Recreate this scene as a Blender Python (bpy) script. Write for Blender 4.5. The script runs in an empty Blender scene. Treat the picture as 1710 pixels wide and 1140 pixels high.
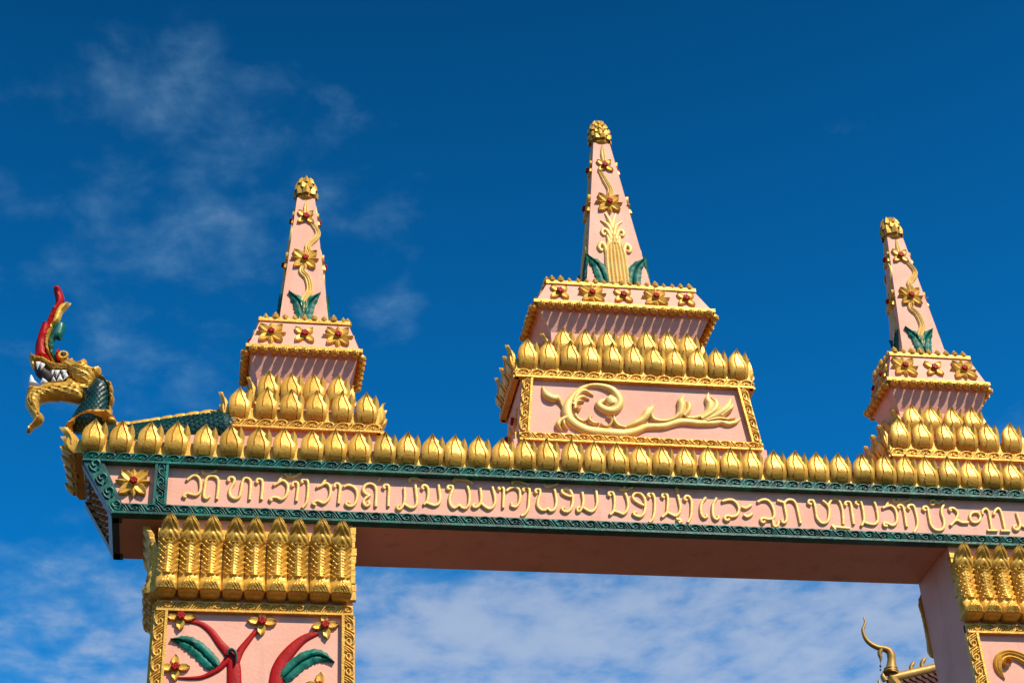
import bpy, math, random
from mathutils import Vector, Matrix
from mathutils.geometry import delaunay_2d_cdt

random.seed(7)
R = math.radians
SC = bpy.context.scene
COL = SC.collection

# ------------------------------------------------------------------ camera
cam_data = bpy.data.cameras.new('camera')
cam = bpy.data.objects.new('camera', cam_data)
COL.objects.link(cam)
SC.camera = cam
cam_data.sensor_width = 36.0
cam_data.lens = 2916.4 / 1710 * 36.0
cam_data.clip_start = 0.1
cam_data.clip_end = 6000
YAW, PITCH, ROLL = 0.2024, 0.5960, -0.0604
fw = Vector((math.sin(YAW) * math.cos(PITCH), math.cos(YAW) * math.cos(PITCH), math.sin(PITCH)))
rt = Vector((math.cos(YAW), -math.sin(YAW), 0))
up = rt.cross(fw)
r2 = rt * math.cos(ROLL) + up * math.sin(ROLL)
u2 = up * math.cos(ROLL) - rt * math.sin(ROLL)
cam.matrix_world = Matrix(((r2.x, u2.x, -fw.x, -2.9159), (r2.y, u2.y, -fw.y, -9.7961),
                           (r2.z, u2.z, -fw.z, -5.3194), (0, 0, 0, 1)))

# ------------------------------------------------------------------ sky and sun
SUN_EL, SUN_AZ = R(47), R(148)          # azimuth clockwise from +Y
sun_dir = Vector((math.sin(SUN_AZ) * math.cos(SUN_EL), math.cos(SUN_AZ) * math.cos(SUN_EL), math.sin(SUN_EL)))
sun_data = bpy.data.lights.new('sun', 'SUN')
sun_data.energy = 4.6
sun_data.angle = R(0.5)
sun_data.color = (1.0, 0.90, 0.72)
sun = bpy.data.objects.new('sun', sun_data)
COL.objects.link(sun)
sun.rotation_euler = (-sun_dir).to_track_quat('-Z', 'Y').to_euler()
sun.location = (8, -12, 14)

world = bpy.data.worlds.new('World')
SC.world = world
world.use_nodes = True
WN, WL = world.node_tree.nodes, world.node_tree.links
WN.clear()


def wn(kind, **kw):
    n = WN.new(kind)
    for k, v in kw.items():
        if k.startswith('i_'):
            key = k[2:]
            n.inputs[int(key) if key.isdigit() else key].default_value = v
        else:
            setattr(n, k, v)
    return n


def wmath(op, a, b=None, clamp=False):
    n = wn('ShaderNodeMath', operation=op)
    n.use_clamp = clamp
    for i, s in enumerate((a, b)):
        if s is None:
            continue
        if isinstance(s, (int, float)):
            n.inputs[i].default_value = s
        else:
            WL.new(s, n.inputs[i])
    return n.outputs[0]


def wrange(v, a, b, c, d):
    n = wn('ShaderNodeMapRange', interpolation_type='SMOOTHSTEP')
    WL.new(v, n.inputs[0])
    for i, s in enumerate((a, b, c, d)):
        n.inputs[i + 1].default_value = s
    return n.outputs[0]


tc = wn('ShaderNodeTexCoord')
sky = wn('ShaderNodeTexSky', sky_type='NISHITA', sun_disc=False, sun_elevation=SUN_EL, sun_rotation=SUN_AZ,
         altitude=600.0, air_density=1.0, dust_density=0.25, ozone_density=3.0)
# deep polarised blue: the same tint over the whole dome
tint = wn('ShaderNodeMix', data_type='RGBA', blend_type='MULTIPLY', i_0=1.0)
tint.inputs[7].default_value = (0.02, 0.66, 1.08, 1)
WL.new(sky.outputs[0], tint.inputs[6])
# clouds on a flat layer overhead: direction projected on a plane
sep = wn('ShaderNodeSeparateXYZ')
WL.new(tc.outputs['Generated'], sep.inputs[0])
zz = wmath('MAXIMUM', sep.outputs[2], 0.06)
cx = wmath('DIVIDE', sep.outputs[0], zz)
cy = wmath('DIVIDE', sep.outputs[1], zz)
comb = wn('ShaderNodeCombineXYZ')
WL.new(cx, comb.inputs[0])
WL.new(wmath('MULTIPLY', cy, 0.8), comb.inputs[1])


def noise(scale, detail, rough, dist=0.0, off=0.0):
    m = wn('ShaderNodeMapping')
    m.inputs['Location'].default_value = (off, off * 0.7, off * 0.3)
    WL.new(comb.outputs[0], m.inputs[0])
    n = wn('ShaderNodeTexNoise')
    n.inputs['Scale'].default_value = scale
    n.inputs['Detail'].default_value = detail
    n.inputs['Roughness'].default_value = rough
    n.inputs['Distortion'].default_value = dist
    WL.new(m.outputs[0], n.inputs['Vector'])
    return n.outputs[0]


def patch(d, r0, r1):
    n = wn('ShaderNodeVectorMath', operation='DISTANCE')
    WL.new(tc.outputs['Generated'], n.inputs[0])
    n.inputs[1].default_value = Vector(d).normalized()
    return wrange(n.outputs['Value'], r0, r1, 0.0, 1.0)


n_big = noise(3.4, 4.0, 0.5, 0.15, 11.7)
n_fine = noise(13.0, 6.0, 0.58, 0.15, 7.7)
n_mix = wmath('ADD', wmath('MULTIPLY', n_big, 0.50), wmath('MULTIPLY', n_fine, 0.50))
bank = wrange(sep.outputs[2], 0.525, 0.41, 0.0, 0.43)         # cloud bank low over the horizon
left = wmath('MULTIPLY', patch((-0.065, 0.80, 0.61), 0.24, 0.04), 0.19)
topl = wmath('MULTIPLY', patch((-0.035, 0.72, 0.69), 0.085, 0.01), 0.12)
puff = wmath('MULTIPLY', patch((0.098, 0.816, 0.569), 0.040, 0.004), 0.17)
mid = wmath('MULTIPLY', patch((0.10, 0.75, 0.66), 0.13, 0.02), 0.13)
lowl = wmath('MULTIPLY', patch((-0.12, 0.90, 0.40), 0.22, 0.04), -0.13)
cover = wmath('ADD', lowl, wmath('ADD', wmath('ADD', wmath('ADD', bank, left), wmath('ADD', topl, puff)), mid))
dens = wrange(wmath('ADD', n_mix, cover), 0.645, 1.06, 0.0, 0.68)
cl = wn('ShaderNodeMix', data_type='RGBA')
WL.new(dens, cl.inputs[0])
# the blue deepens steadily from the horizon to the zenith
deep = wn('ShaderNodeMix', data_type='RGBA', blend_type='MULTIPLY', i_0=1.0)
WL.new(tint.outputs[2], deep.inputs[6])
gr = wrange(sep.outputs[2], 0.30, 1.0, 1.30, 0.30)
gc = wn('ShaderNodeCombineColor')
for i in range(3):
    WL.new(gr, gc.inputs[i])
WL.new(gc.outputs[0], deep.inputs[7])
WL.new(deep.outputs[2], cl.inputs[6])
# thin cloud lets the blue through, thick cloud is grey-white
cc = wn('ShaderNodeMix', data_type='RGBA')
WL.new(wrange(dens, 0.08, 0.5, 0.0, 1.0), cc.inputs[0])
cc.inputs[6].default_value = (1.9, 3.9, 5.6, 1)
cc.inputs[7].default_value = (4.1, 4.7, 5.6, 1)
WL.new(cc.outputs[2], cl.inputs[7])
bg = wn('ShaderNodeBackground')
bg.inputs['Strength'].default_value = 0.10
WL.new(cl.outputs[2], bg.inputs[0])
wo = wn('ShaderNodeOutputWorld')
WL.new(bg.outputs[0], wo.inputs[0])

SC.view_settings.view_transform = 'Standard'
SC.view_settings.look = 'None'
SC.view_settings.gamma = 1.0
SC.view_settings.use_curve_mapping = False
SC.view_settings.exposure = 0.36
SC.render.engine = 'CYCLES'
SC.cycles.use_denoising = True
SC.cycles.max_bounces = 6

GROUND_Z = -6.92

# ------------------------------------------------------------------ traced outlines, metres x 1000 in the plane of their wall
LETTERS=[[[(-3056, 269), (-3036, 290), (-3016, 304), (-2995, 301), (-2977, 280), (-2970, 246), (-2969, 203), (-2980, 173), (-3004, 164), (-3034, 171), (-3054, 172), (-3072, 153), (-3053, 146)], [(-3016, 304), (-2992, 330)]], [[(-2965, 338), (-2950, 323), (-2925, 321), (-2896, 332), (-2874, 350)]], [[(-2912, 160), (-2926, 143), (-2943, 151), (-2945, 185), (-2941, 228), (-2939, 267), (-2928, 295), (-2903, 307), (-2874, 299), (-2860, 275), (-2858, 232), (-2859, 188), (-2863, 140)]], [[(-2789, 272), (-2798, 283), (-2790, 301), (-2769, 302), (-2758, 285), (-2763, 260), (-2779, 226), (-2786, 192), (-2776, 163), (-2751, 148), (-2726, 161), (-2717, 195), (-2712, 239), (-2707, 278), (-2694, 300), (-2672, 299), (-2657, 280), (-2655, 241), (-2656, 193), (-2659, 146)]], [[(-2608, 268), (-2620, 280), (-2612, 297), (-2592, 295), (-2582, 279), (-2580, 235), (-2583, 186), (-2585, 150)]], [[(-2511, 257), (-2486, 273), (-2457, 294), (-2432, 281), (-2420, 252), (-2422, 213), (-2433, 178), (-2458, 156), (-2484, 167), (-2509, 170), (-2531, 155), (-2517, 143)], [(-2482, 278), (-2458, 328)]], [[(-2441, 342), (-2420, 325), (-2386, 327), (-2361, 338), (-2337, 354)], [(-2416, 328), (-2405, 348)]], [[(-2384, 253), (-2393, 268), (-2381, 285), (-2364, 284), (-2355, 265), (-2358, 216), (-2364, 148)]], [[(-2326, 281), (-2334, 295), (-2322, 307), (-2300, 304), (-2292, 282), (-2291, 228), (-2294, 180), (-2302, 136), (-2327, 101)]], [[(-2236, 255), (-2206, 271), (-2177, 287), (-2155, 269), (-2148, 235), (-2153, 191), (-2171, 156), (-2196, 141), (-2226, 156), (-2247, 150), (-2260, 135), (-2239, 124)], [(-2202, 273), (-2175, 324)]], [[(-2113, 261), (-2124, 270), (-2114, 287), (-2096, 284), (-2087, 262), (-2091, 208), (-2096, 142)]], [[(-2063, 266), (-2036, 279), (-2006, 271), (-1983, 247), (-1976, 213), (-1982, 169), (-2001, 134), (-2027, 126), (-2048, 140), (-2042, 157), (-2023, 151)]], [[(-1906, 166), (-1899, 147), (-1920, 132), (-1937, 157), (-1926, 186), (-1899, 211), (-1920, 219), (-1938, 246), (-1926, 282), (-1894, 297), (-1864, 282), (-1854, 248), (-1855, 199), (-1858, 131)]], [[(-1836, 337), (-1824, 329)]], [[(-1795, 264), (-1808, 275), (-1795, 292), (-1778, 289), (-1771, 267), (-1774, 212), (-1777, 136)]], [[(-1671, 278), (-1669, 227), (-1673, 173), (-1689, 133), (-1708, 116), (-1721, 130), (-1708, 149)], [(-1678, 160), (-1650, 140), (-1629, 131), (-1603, 142), (-1591, 177), (-1594, 230), (-1600, 301)]], [[(-1633, 320), (-1638, 337), (-1621, 350), (-1590, 347), (-1546, 329)]], [[(-1544, 270), (-1557, 281), (-1546, 300), (-1526, 294), (-1516, 268), (-1517, 224), (-1526, 182), (-1547, 159)], [(-1532, 174), (-1499, 161), (-1473, 157), (-1449, 173), (-1440, 208), (-1443, 257), (-1448, 308)]], [[(-1372, 278), (-1389, 284), (-1382, 304), (-1360, 305), (-1355, 285), (-1366, 250), (-1378, 210), (-1376, 171), (-1357, 143), (-1335, 149), (-1317, 164), (-1300, 147), (-1278, 142), (-1256, 167), (-1247, 216), (-1248, 266), (-1258, 307)]], [[(-1340, 329), (-1350, 345), (-1332, 356), (-1293, 355), (-1258, 350), (-1219, 326)]], [[(-1174, 296), (-1170, 249), (-1172, 200), (-1190, 165), (-1213, 152), (-1227, 163), (-1212, 180)], [(-1172, 184), (-1151, 163), (-1121, 146), (-1094, 164), (-1079, 204), (-1082, 253), (-1094, 314)]], [[(-1040, 290), (-1053, 299), (-1044, 314), (-1026, 310), (-1018, 286), (-1023, 226), (-1029, 157)]], [[(-1001, 282), (-978, 303), (-942, 314), (-916, 295), (-912, 251), (-921, 201), (-945, 168), (-971, 174), (-969, 195)]], [[(-952, 334), (-962, 348), (-939, 359), (-904, 356), (-848, 331)]], [[(-881, 285), (-891, 299), (-875, 314), (-855, 313), (-847, 288), (-854, 224), (-862, 164), (-886, 119), (-911, 103)]], [[(-798, 274), (-810, 290), (-796, 306), (-778, 302), (-777, 272), (-791, 231), (-798, 186), (-778, 154), (-752, 152), (-733, 164), (-717, 148), (-689, 161), (-673, 207), (-672, 261), (-680, 313)]], [[(-748, 342), (-732, 329), (-701, 330), (-653, 352)]], [[(-570, 259), (-602, 269), (-628, 288), (-629, 308), (-608, 321), (-581, 315), (-565, 286), (-560, 241), (-571, 186), (-597, 149), (-624, 147), (-638, 167), (-620, 179)]], [[(-493, 296), (-490, 249), (-496, 199), (-516, 159), (-533, 152), (-535, 176), (-515, 184)], [(-494, 180), (-467, 161), (-441, 155), (-412, 183), (-397, 234), (-399, 321)]], [[(-301, 276), (-317, 287), (-308, 306), (-288, 304), (-279, 274), (-281, 219), (-293, 163), (-319, 136)], [(-290, 164), (-258, 155), (-232, 144), (-205, 167), (-190, 213), (-192, 263), (-202, 302)]], [[(-240, 333), (-211, 324), (-179, 332), (-146, 349)], [(-214, 328), (-201, 349)]], [[(-83, 215), (-116, 231), (-145, 255), (-152, 284), (-127, 308), (-96, 302), (-74, 268), (-73, 218), (-84, 167), (-112, 132), (-143, 135), (-159, 154), (-136, 165)]], [[(-34, 278), (-48, 294), (-34, 312), (-14, 306), (-5, 271), (-9, 210), (-20, 150), (-37, 110), (-59, 91)]], [[(63, 277), (47, 291), (60, 312), (82, 305), (85, 265), (76, 204), (66, 164), (31, 132)], [(73, 169), (103, 153), (125, 146), (151, 167), (165, 208), (163, 258), (157, 305)]], [[(146, 356), (158, 347), (154, 316)]], [[(128, 120), (153, 120), (159, 106), (142, 97)]], [[(216, 263), (199, 278), (214, 299), (236, 292), (246, 257), (241, 201), (228, 141), (203, 100)]], [[(348, 293), (319, 255), (304, 209), (304, 164), (319, 140), (341, 150), (334, 165)]], [[(423, 292), (396, 248), (385, 197), (385, 152), (400, 131), (420, 144), (413, 160)]], [[(459, 269), (501, 283), (538, 280), (562, 250), (568, 210), (547, 169), (513, 156), (482, 163), (460, 145), (473, 127), (494, 137)]], [[(590, 236), (609, 225), (633, 233), (656, 251)]], [[(596, 174), (615, 160), (639, 170), (657, 186)]], [[(706, 275), (743, 294), (780, 290), (803, 256), (812, 205), (801, 160), (765, 146), (729, 154), (710, 141), (720, 119), (738, 130)]], [[(793, 144), (793, 119), (797, 96), (820, 100), (834, 134)]], [[(844, 293), (872, 284), (890, 275), (892, 229), (894, 173), (883, 133), (859, 125), (855, 147)], [(890, 275), (921, 301), (958, 298), (976, 263), (981, 202), (984, 125)]], [[(1082, 271), (1062, 282), (1071, 303), (1095, 306), (1105, 279), (1106, 223), (1107, 172), (1130, 136), (1163, 137), (1186, 165), (1200, 217), (1200, 268), (1166, 307)], [(1200, 268), (1227, 310), (1258, 321), (1284, 307), (1295, 261), (1294, 200), (1285, 132)]], [[(1200, 121), (1219, 108), (1251, 106), (1325, 101)], [(1206, 116), (1222, 88)]], [[(1333, 276), (1321, 288), (1338, 306), (1360, 300), (1363, 264), (1361, 203), (1359, 135)]], [[(1418, 280), (1398, 297), (1413, 318), (1436, 314), (1443, 273), (1443, 217), (1437, 166), (1411, 124)], [(1437, 151), (1472, 140), (1510, 141), (1537, 175), (1542, 231), (1541, 277), (1532, 317)]], [[(1587, 267), (1615, 280), (1650, 287), (1674, 262), (1679, 217), (1668, 165), (1637, 136), (1606, 147), (1577, 153), (1574, 131), (1595, 130)], [(1613, 280), (1638, 325)]], [[(1671, 336), (1689, 320), (1732, 319), (1772, 328), (1802, 347)], [(1699, 320), (1719, 342)]], [[(1710, 267), (1696, 281), (1713, 295), (1734, 285), (1737, 239), (1735, 188), (1733, 130)]], [[(1781, 265), (1769, 282), (1786, 298), (1812, 294), (1820, 253), (1821, 192), (1811, 140), (1778, 88)]], [[(1895, 259), (1876, 271), (1889, 289), (1910, 286), (1911, 252), (1910, 206), (1911, 155), (1932, 118), (1970, 114), (2000, 138), (2011, 189), (2006, 241), (2015, 282), (2042, 322)]], [[(1979, 330), (1969, 344), (1947, 339), (1939, 318), (1956, 308), (1975, 326), (2004, 323), (2036, 342)]], [[(2079, 264), (2068, 280), (2096, 288), (2120, 266), (2121, 235), (2091, 193), (2052, 153)], [(2080, 184), (2110, 194), (2136, 179), (2187, 181)]], [[(2252, 264), (2221, 252), (2206, 223), (2213, 190), (2238, 183), (2267, 198), (2283, 228), (2276, 257), (2252, 264)]], [[(2305, 249), (2307, 274), (2334, 293), (2350, 276), (2350, 224), (2345, 134)], [(2311, 125), (2385, 126)]], [[(2386, 249), (2399, 278), (2428, 300), (2442, 274), (2444, 207), (2442, 135)], [(2409, 126), (2477, 127)]], [[(2558, 271), (2559, 233), (2562, 181), (2539, 142), (2514, 141), (2512, 164), (2530, 170)], [(2561, 176), (2587, 164), (2626, 161), (2667, 191), (2682, 238), (2685, 300)]]]
PANEL_RELIEF=[([(-335, 1260), (-399, 1223), (-460, 1154), (-501, 1082), (-510, 1028), (-494, 971), (-442, 922), (-364, 888), (-243, 878), (-122, 877), (-38, 900), (47, 940), (171, 953), (299, 995), (433, 991), (537, 998), (591, 1009), (641, 997), (695, 1012), (740, 1048)], [12.9, 17.6, 23.8, 30.0, 33.1, 32.0, 31.0, 30.0, 31.0, 30.0, 25.8, 22.7, 22.7, 23.8, 21.7, 20.7, 18.6, 17.6, 14.5, 2.1]), ([(-377, 1242), (-314, 1262), (-243, 1259), (-173, 1230), (-132, 1167), (-132, 1108), (-177, 1061), (-238, 1061), (-281, 1100), (-248, 1137), (-216, 1145)], [8.2, 14.4, 17.5, 23.7, 26.8, 26.8, 26.8, 26.8, 22.7, 13.4, 6.2]), ([(-210, 1163), (-182, 1129), (-169, 1100), (-205, 1092)], [31.0, 41.3, 31.0, 15.5]), ([(-672, 1231), (-648, 1161), (-604, 1134), (-566, 1137), (-540, 1079), (-525, 1004)], [2.6, 24.5, 25.5, 19.4, 7.1, 13.3]), ([(-458, 1113), (-423, 1180), (-370, 1211), (-309, 1175)], [17.4, 17.4, 12.3, 2.0]), ([(-462, 1084), (-426, 1139), (-384, 1159), (-341, 1141)], [17.3, 14.3, 10.2, 2.0]), ([(-454, 1055), (-444, 1102), (-417, 1122), (-379, 1123)], [12.2, 10.2, 8.2, 2.0]), ([(-411, 1069), (-427, 1050), (-436, 1068), (-420, 1083)], [5.1, 6.1, 5.1, 4.1]), ([(-456, 1008), (-438, 974), (-409, 958), (-371, 975)], [12.2, 11.2, 10.2, 2.5]), ([(-345, 1002), (-357, 973), (-334, 945), (-288, 950)], [10.2, 10.2, 10.2, 4.1]), ([(-233, 1006), (-202, 989), (-205, 950), (-240, 917), (-271, 931), (-273, 954)], [2.6, 6.1, 7.2, 8.2, 7.2, 4.1]), ([(-176, 1018), (-179, 977), (-157, 937), (-108, 916)], [3.1, 11.3, 11.3, 15.4]), ([(-118, 924), (-54, 954), (22, 999), (75, 1067), (122, 1120)], [5.1, 17.4, 24.6, 26.6, 2.0]), ([(93, 1044), (104, 998), (185, 990), (255, 1018), (290, 1055)], [15.5, 13.5, 12.4, 13.5, 15.5]), ([(239, 1009), (295, 1049), (318, 1122), (317, 1163), (346, 1219)], [8.3, 22.8, 29.1, 23.9, 2.1]), ([(348, 1159), (369, 1142), (361, 1088), (324, 1039)], [2.1, 15.7, 18.9, 15.7]), ([(321, 1057), (365, 1032), (439, 1045), (506, 1085), (529, 1145), (514, 1192), (530, 1251)], [8.3, 10.4, 13.6, 26.1, 29.2, 19.8, 2.1]), ([(542, 1212), (573, 1166), (550, 1099), (447, 1025)], [2.1, 16.9, 23.3, 19.0]), ([(456, 1011), (566, 1064), (647, 1128), (689, 1214)], [11.5, 23.0, 27.2, 2.1]), ([(695, 1179), (676, 1124), (596, 1054)], [2.1, 13.8, 10.6]), ([(487, 1007), (572, 1029), (635, 1027), (700, 1046)], [8.4, 9.4, 8.4, 2.6]), ([(-555, 878), (-581, 914), (-566, 950), (-508, 988)], [2.0, 15.1, 15.1, 15.1]), ([(-510, 887), (-538, 917), (-540, 951)], [2.0, 10.1, 10.1])]
STEMS=[([(-3013, -702), (-2928, -712), (-2860, -760), (-2800, -841), (-2746, -906), (-2716, -971), (-2706, -1092), (-2688, -1444), (-2632, -2093), (-2548, -3264)], [10.3, 15.9, 20.6, 24.3, 30.8, 39.3, 43.0, 46.7, 51.4, 51.4]), ([(-2583, -742), (-2633, -816), (-2677, -884), (-2707, -961)], [14.2, 18.0, 22.7, 28.4]), ([(-2750, -942), (-2803, -1004), (-2884, -1054), (-2957, -1067), (-3030, -1067)], [21.4, 17.7, 13.0, 10.2, 7.4]), ([(-2216, -755), (-2302, -798), (-2381, -881), (-2440, -975), (-2460, -1086), (-2483, -1441), (-2518, -2093), (-2532, -3264)], [16.3, 26.8, 36.4, 40.2, 44.0, 45.9, 47.8, 47.8])]
STEM_CURL=([(-2755, -928), (-2750, -902), (-2724, -891), (-2703, -919), (-2701, -959), (-2707, -982)], [5.6, 8.4, 9.3, 8.4, 7.4, 2.8])
STEM_LEAVES=[[(-2817, -999), (-2910, -900), (-2996, -841), (-3095, -823)], [(-2424, -1060), (-2318, -951), (-2215, -906), (-2114, -948)]]
STEM_FLOWERS=[(-3042, -677), (-2556, -696), (-2174, -709), (-3056, -1005), (-2205, -1106)]
SCROLL_RELIEF=[([(2199, -958), (2170, -884), (2193, -812), (2260, -781), (2343, -803), (2406, -862), (2428, -954), (2393, -1150), (2266, -1467)], [2.7, 25.1, 30.5, 30.5, 35.9, 40.3, 41.4, 43.6, 32.7]), ([(2275, -838), (2240, -822), (2211, -845), (2224, -872), (2253, -860)], [5.5, 7.7, 8.8, 7.7, 4.4])]
NAGA_HEAD=[(-4152, 1355), (-4128, 1349), (-4102, 1322), (-4055, 1319), (-3996, 1282), (-3940, 1269), (-3953, 1314), (-3928, 1347), (-3907, 1365), (-3886, 1316), (-3861, 1325), (-3837, 1287), (-3813, 1309), (-3772, 1322), (-3766, 1279), (-3730, 1257), (-3675, 1268), (-3673, 1217), (-3692, 1193), (-3711, 1146), (-3735, 1100), (-3767, 1098), (-3815, 1112), (-3860, 1160), (-3880, 1204), (-3926, 1218), (-3980, 1210), (-4030, 1246), (-4080, 1283), (-4102, 1276), (-4106, 1225), (-4128, 1257), (-4146, 1302)]
NAGA_JAW=[(-4137, 1076), (-4120, 1089), (-4060, 1086), (-4026, 1111), (-3963, 1120), (-3899, 1130), (-3873, 1165), (-3816, 1129), (-3760, 1127), (-3722, 1163), (-3714, 1124), (-3742, 1071), (-3769, 1036), (-3758, 990), (-3841, 991), (-3915, 1002), (-4005, 989), (-4039, 965), (-4042, 904), (-4017, 878), (-4005, 852), (-4015, 818), (-4066, 778), (-4084, 741), (-4109, 743), (-4105, 770), (-4078, 809), (-4072, 843), (-4089, 874), (-4126, 927), (-4140, 976), (-4137, 1032)]
NAGA_MOUTH=[(-4111, 1247), (-4079, 1281), (-4030, 1246), (-3981, 1215), (-3881, 1213), (-3870, 1165), (-3899, 1124), (-3962, 1115), (-4025, 1105), (-4053, 1149), (-4093, 1191)]
NAGA_CREST_RED=[(-4113, 1327), (-4119, 1418), (-4112, 1500), (-4101, 1571), (-4087, 1624), (-4066, 1620), (-4057, 1668), (-4039, 1734), (-4021, 1789), (-4037, 1860), (-4048, 1920), (-4025, 1931), (-4004, 1917), (-3969, 1841), (-3965, 1799), (-3985, 1756), (-4004, 1707), (-4024, 1617), (-4040, 1545), (-4046, 1493), (-4048, 1434), (-4032, 1366), (-3999, 1311), (-3963, 1267), (-4005, 1278), (-4055, 1313), (-4083, 1317)]
NAGA_CREST_GOLD=[(-3975, 1267), (-4006, 1310), (-4043, 1365), (-4062, 1433), (-4062, 1503), (-4046, 1574), (-4029, 1622), (-4013, 1706), (-3989, 1756), (-3949, 1782), (-3914, 1791), (-3941, 1741), (-3965, 1698), (-3980, 1620), (-4014, 1586), (-4031, 1526), (-4037, 1458), (-4020, 1378), (-3986, 1312), (-3953, 1262)]
NAGA_CREST_GREEN=[(-3953, 1268), (-3988, 1312), (-4024, 1378), (-4041, 1458), (-4033, 1528), (-4016, 1586), (-3981, 1619), (-3943, 1634), (-3937, 1546), (-3958, 1473), (-3992, 1484), (-3996, 1426), (-3985, 1358), (-3957, 1308)]
NAGA_EAR=[(-3987, 1358), (-3974, 1393), (-3956, 1400), (-3947, 1349), (-3950, 1285), (-3976, 1307)]
NAGA_NECK=[(-3862, 777), (-3814, 895), (-3772, 991), (-3781, 1041), (-3724, 1129), (-3704, 1167), (-3652, 1156), (-3611, 1107), (-3597, 1018), (-3599, 901), (-3625, 817), (-3729, 757)]
NAGA_RIDGE=[(-3694, 1215), (-3644, 1175), (-3619, 1146), (-3586, 1125), (-3579, 1075), (-3593, 1057), (-3566, 1031), (-3575, 984), (-3590, 963), (-3572, 936), (-3571, 886), (-3545, 852), (-3533, 811), (-3596, 802), (-3611, 901), (-3600, 962), (-3610, 1051), (-3628, 1112), (-3661, 1149), (-3700, 1175)]
NAGA_BELT=[(-3876, 760), (-3851, 805), (-3809, 840), (-3740, 888), (-3632, 905), (-3590, 902), (-3567, 875), (-3540, 849), (-3608, 831), (-3681, 831), (-3770, 815), (-3828, 747)]
NAGA_EYE=[(-3923, 1313)]
NAGA_TEETH=[[(-4098, 1268), (-4065, 1270), (-4083, 1203)], [(-4069, 1265), (-4032, 1250), (-4060, 1200)], [(-4126, 1083), (-4056, 1087), (-4091, 1118), (-4115, 1162), (-4122, 1159)], [(-3997, 1206), (-3969, 1208), (-3985, 1158)], [(-3969, 1208), (-3934, 1210), (-3954, 1143)], [(-3934, 1210), (-3888, 1211), (-3907, 1163)], [(-3985, 1117), (-3953, 1119), (-3974, 1159)], [(-3949, 1121), (-3908, 1126), (-3932, 1184)], [(-3908, 1128), (-3876, 1165), (-3896, 1198)], [(-4052, 1098), (-4003, 1112), (-4043, 1144)]]
NAGA_BACK=[(-3590, 841), (-3444, 853), (-3326, 880), (-3171, 919), (-2996, 960), (-2828, 988)]
CHOFA=[(7.338, 6.262, 0.007), (7.352, 6.176, 0.018), (7.316, 6.091, 0.022), (7.288, 6.027, 0.026), (7.308, 5.897, 0.033), (7.376, 5.805, 0.038), (7.481, 5.746, 0.043), (7.586, 5.727, 0.049), (7.658, 5.688, 0.058), (7.683, 5.609, 0.068), (7.67, 5.51, 0.07), (7.648, 5.411, 0.088), (7.626, 5.313, 0.122)]
CHOFA_BEAK=[(7.536, 5.716, 0.041), (7.496, 5.641, 0.036), (7.503, 5.567, 0.027), (7.486, 5.505, 0.01)]
CHOFA_DROPS=[(7.474, 5.437, 0.019), (7.463, 5.372, 0.016)]
CHOFA_COLLAR=[(7.635, 5.392, 0.095), (7.623, 5.343, 0.112)]
ROOF_RIDGE=[(7.617, 5.227, 0.085), (8.248, 5.382, 0.067)]
ROOF_TIP_A=[(7.97, 5.351, 0.036), (7.972, 5.425, 0.032), (8.013, 5.481, 0.029), (8.054, 5.538, 0.007)]
ROOF_TIP_B=[(8.155, 5.405, 0.039), (8.161, 5.485, 0.034), (8.207, 5.548, 0.032), (8.265, 5.599, 0.007)]
ROOF_LEAF=[(7.514, 5.188, 0.049), (7.485, 5.261, 0.044), (7.504, 5.334, 0.01)]
ROOF_LEAF_B=[(7.407, 5.125, 0.03), (7.404, 5.174, 0.022), (7.391, 5.204, 0.006)]
NAGA_FACE=[[(-3864, 1205), (-3832, 1209), (-3786, 1204)], [(-3859, 1181), (-3821, 1183), (-3779, 1182)], [(-3851, 1155), (-3809, 1154), (-3755, 1166)], [(-3867, 1126), (-3814, 1106), (-3759, 1110), (-3729, 1140)], [(-3877, 1092), (-3811, 1073), (-3757, 1082), (-3729, 1106)], [(-4120, 1315), (-4095, 1303), (-4053, 1290), (-3998, 1252), (-3937, 1242), (-3895, 1240), (-3871, 1205), (-3870, 1165), (-3886, 1134)], [(-4118, 1069), (-4058, 1068), (-4015, 1092), (-3952, 1101), (-3889, 1116)], [(-4110, 1039), (-4046, 1039), (-3994, 1062), (-3921, 1069), (-3877, 1086)], [(-4116, 1011), (-4122, 977), (-4107, 934), (-4075, 886), (-4050, 847), (-4056, 816), (-4087, 766)], [(-4085, 1013), (-4090, 974), (-4076, 925), (-4047, 877), (-4032, 848), (-4044, 817)], [(-4103, 1017), (-4106, 978), (-4089, 924)], [(-3877, 1290), (-3847, 1274), (-3817, 1248)], [(-3849, 1297), (-3819, 1271), (-3790, 1255)], [(-3778, 1222), (-3749, 1212), (-3728, 1185)], [(-3807, 1231), (-3780, 1250), (-3751, 1235)], [(-3863, 1239), (-3825, 1230), (-3787, 1221)]]

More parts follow.
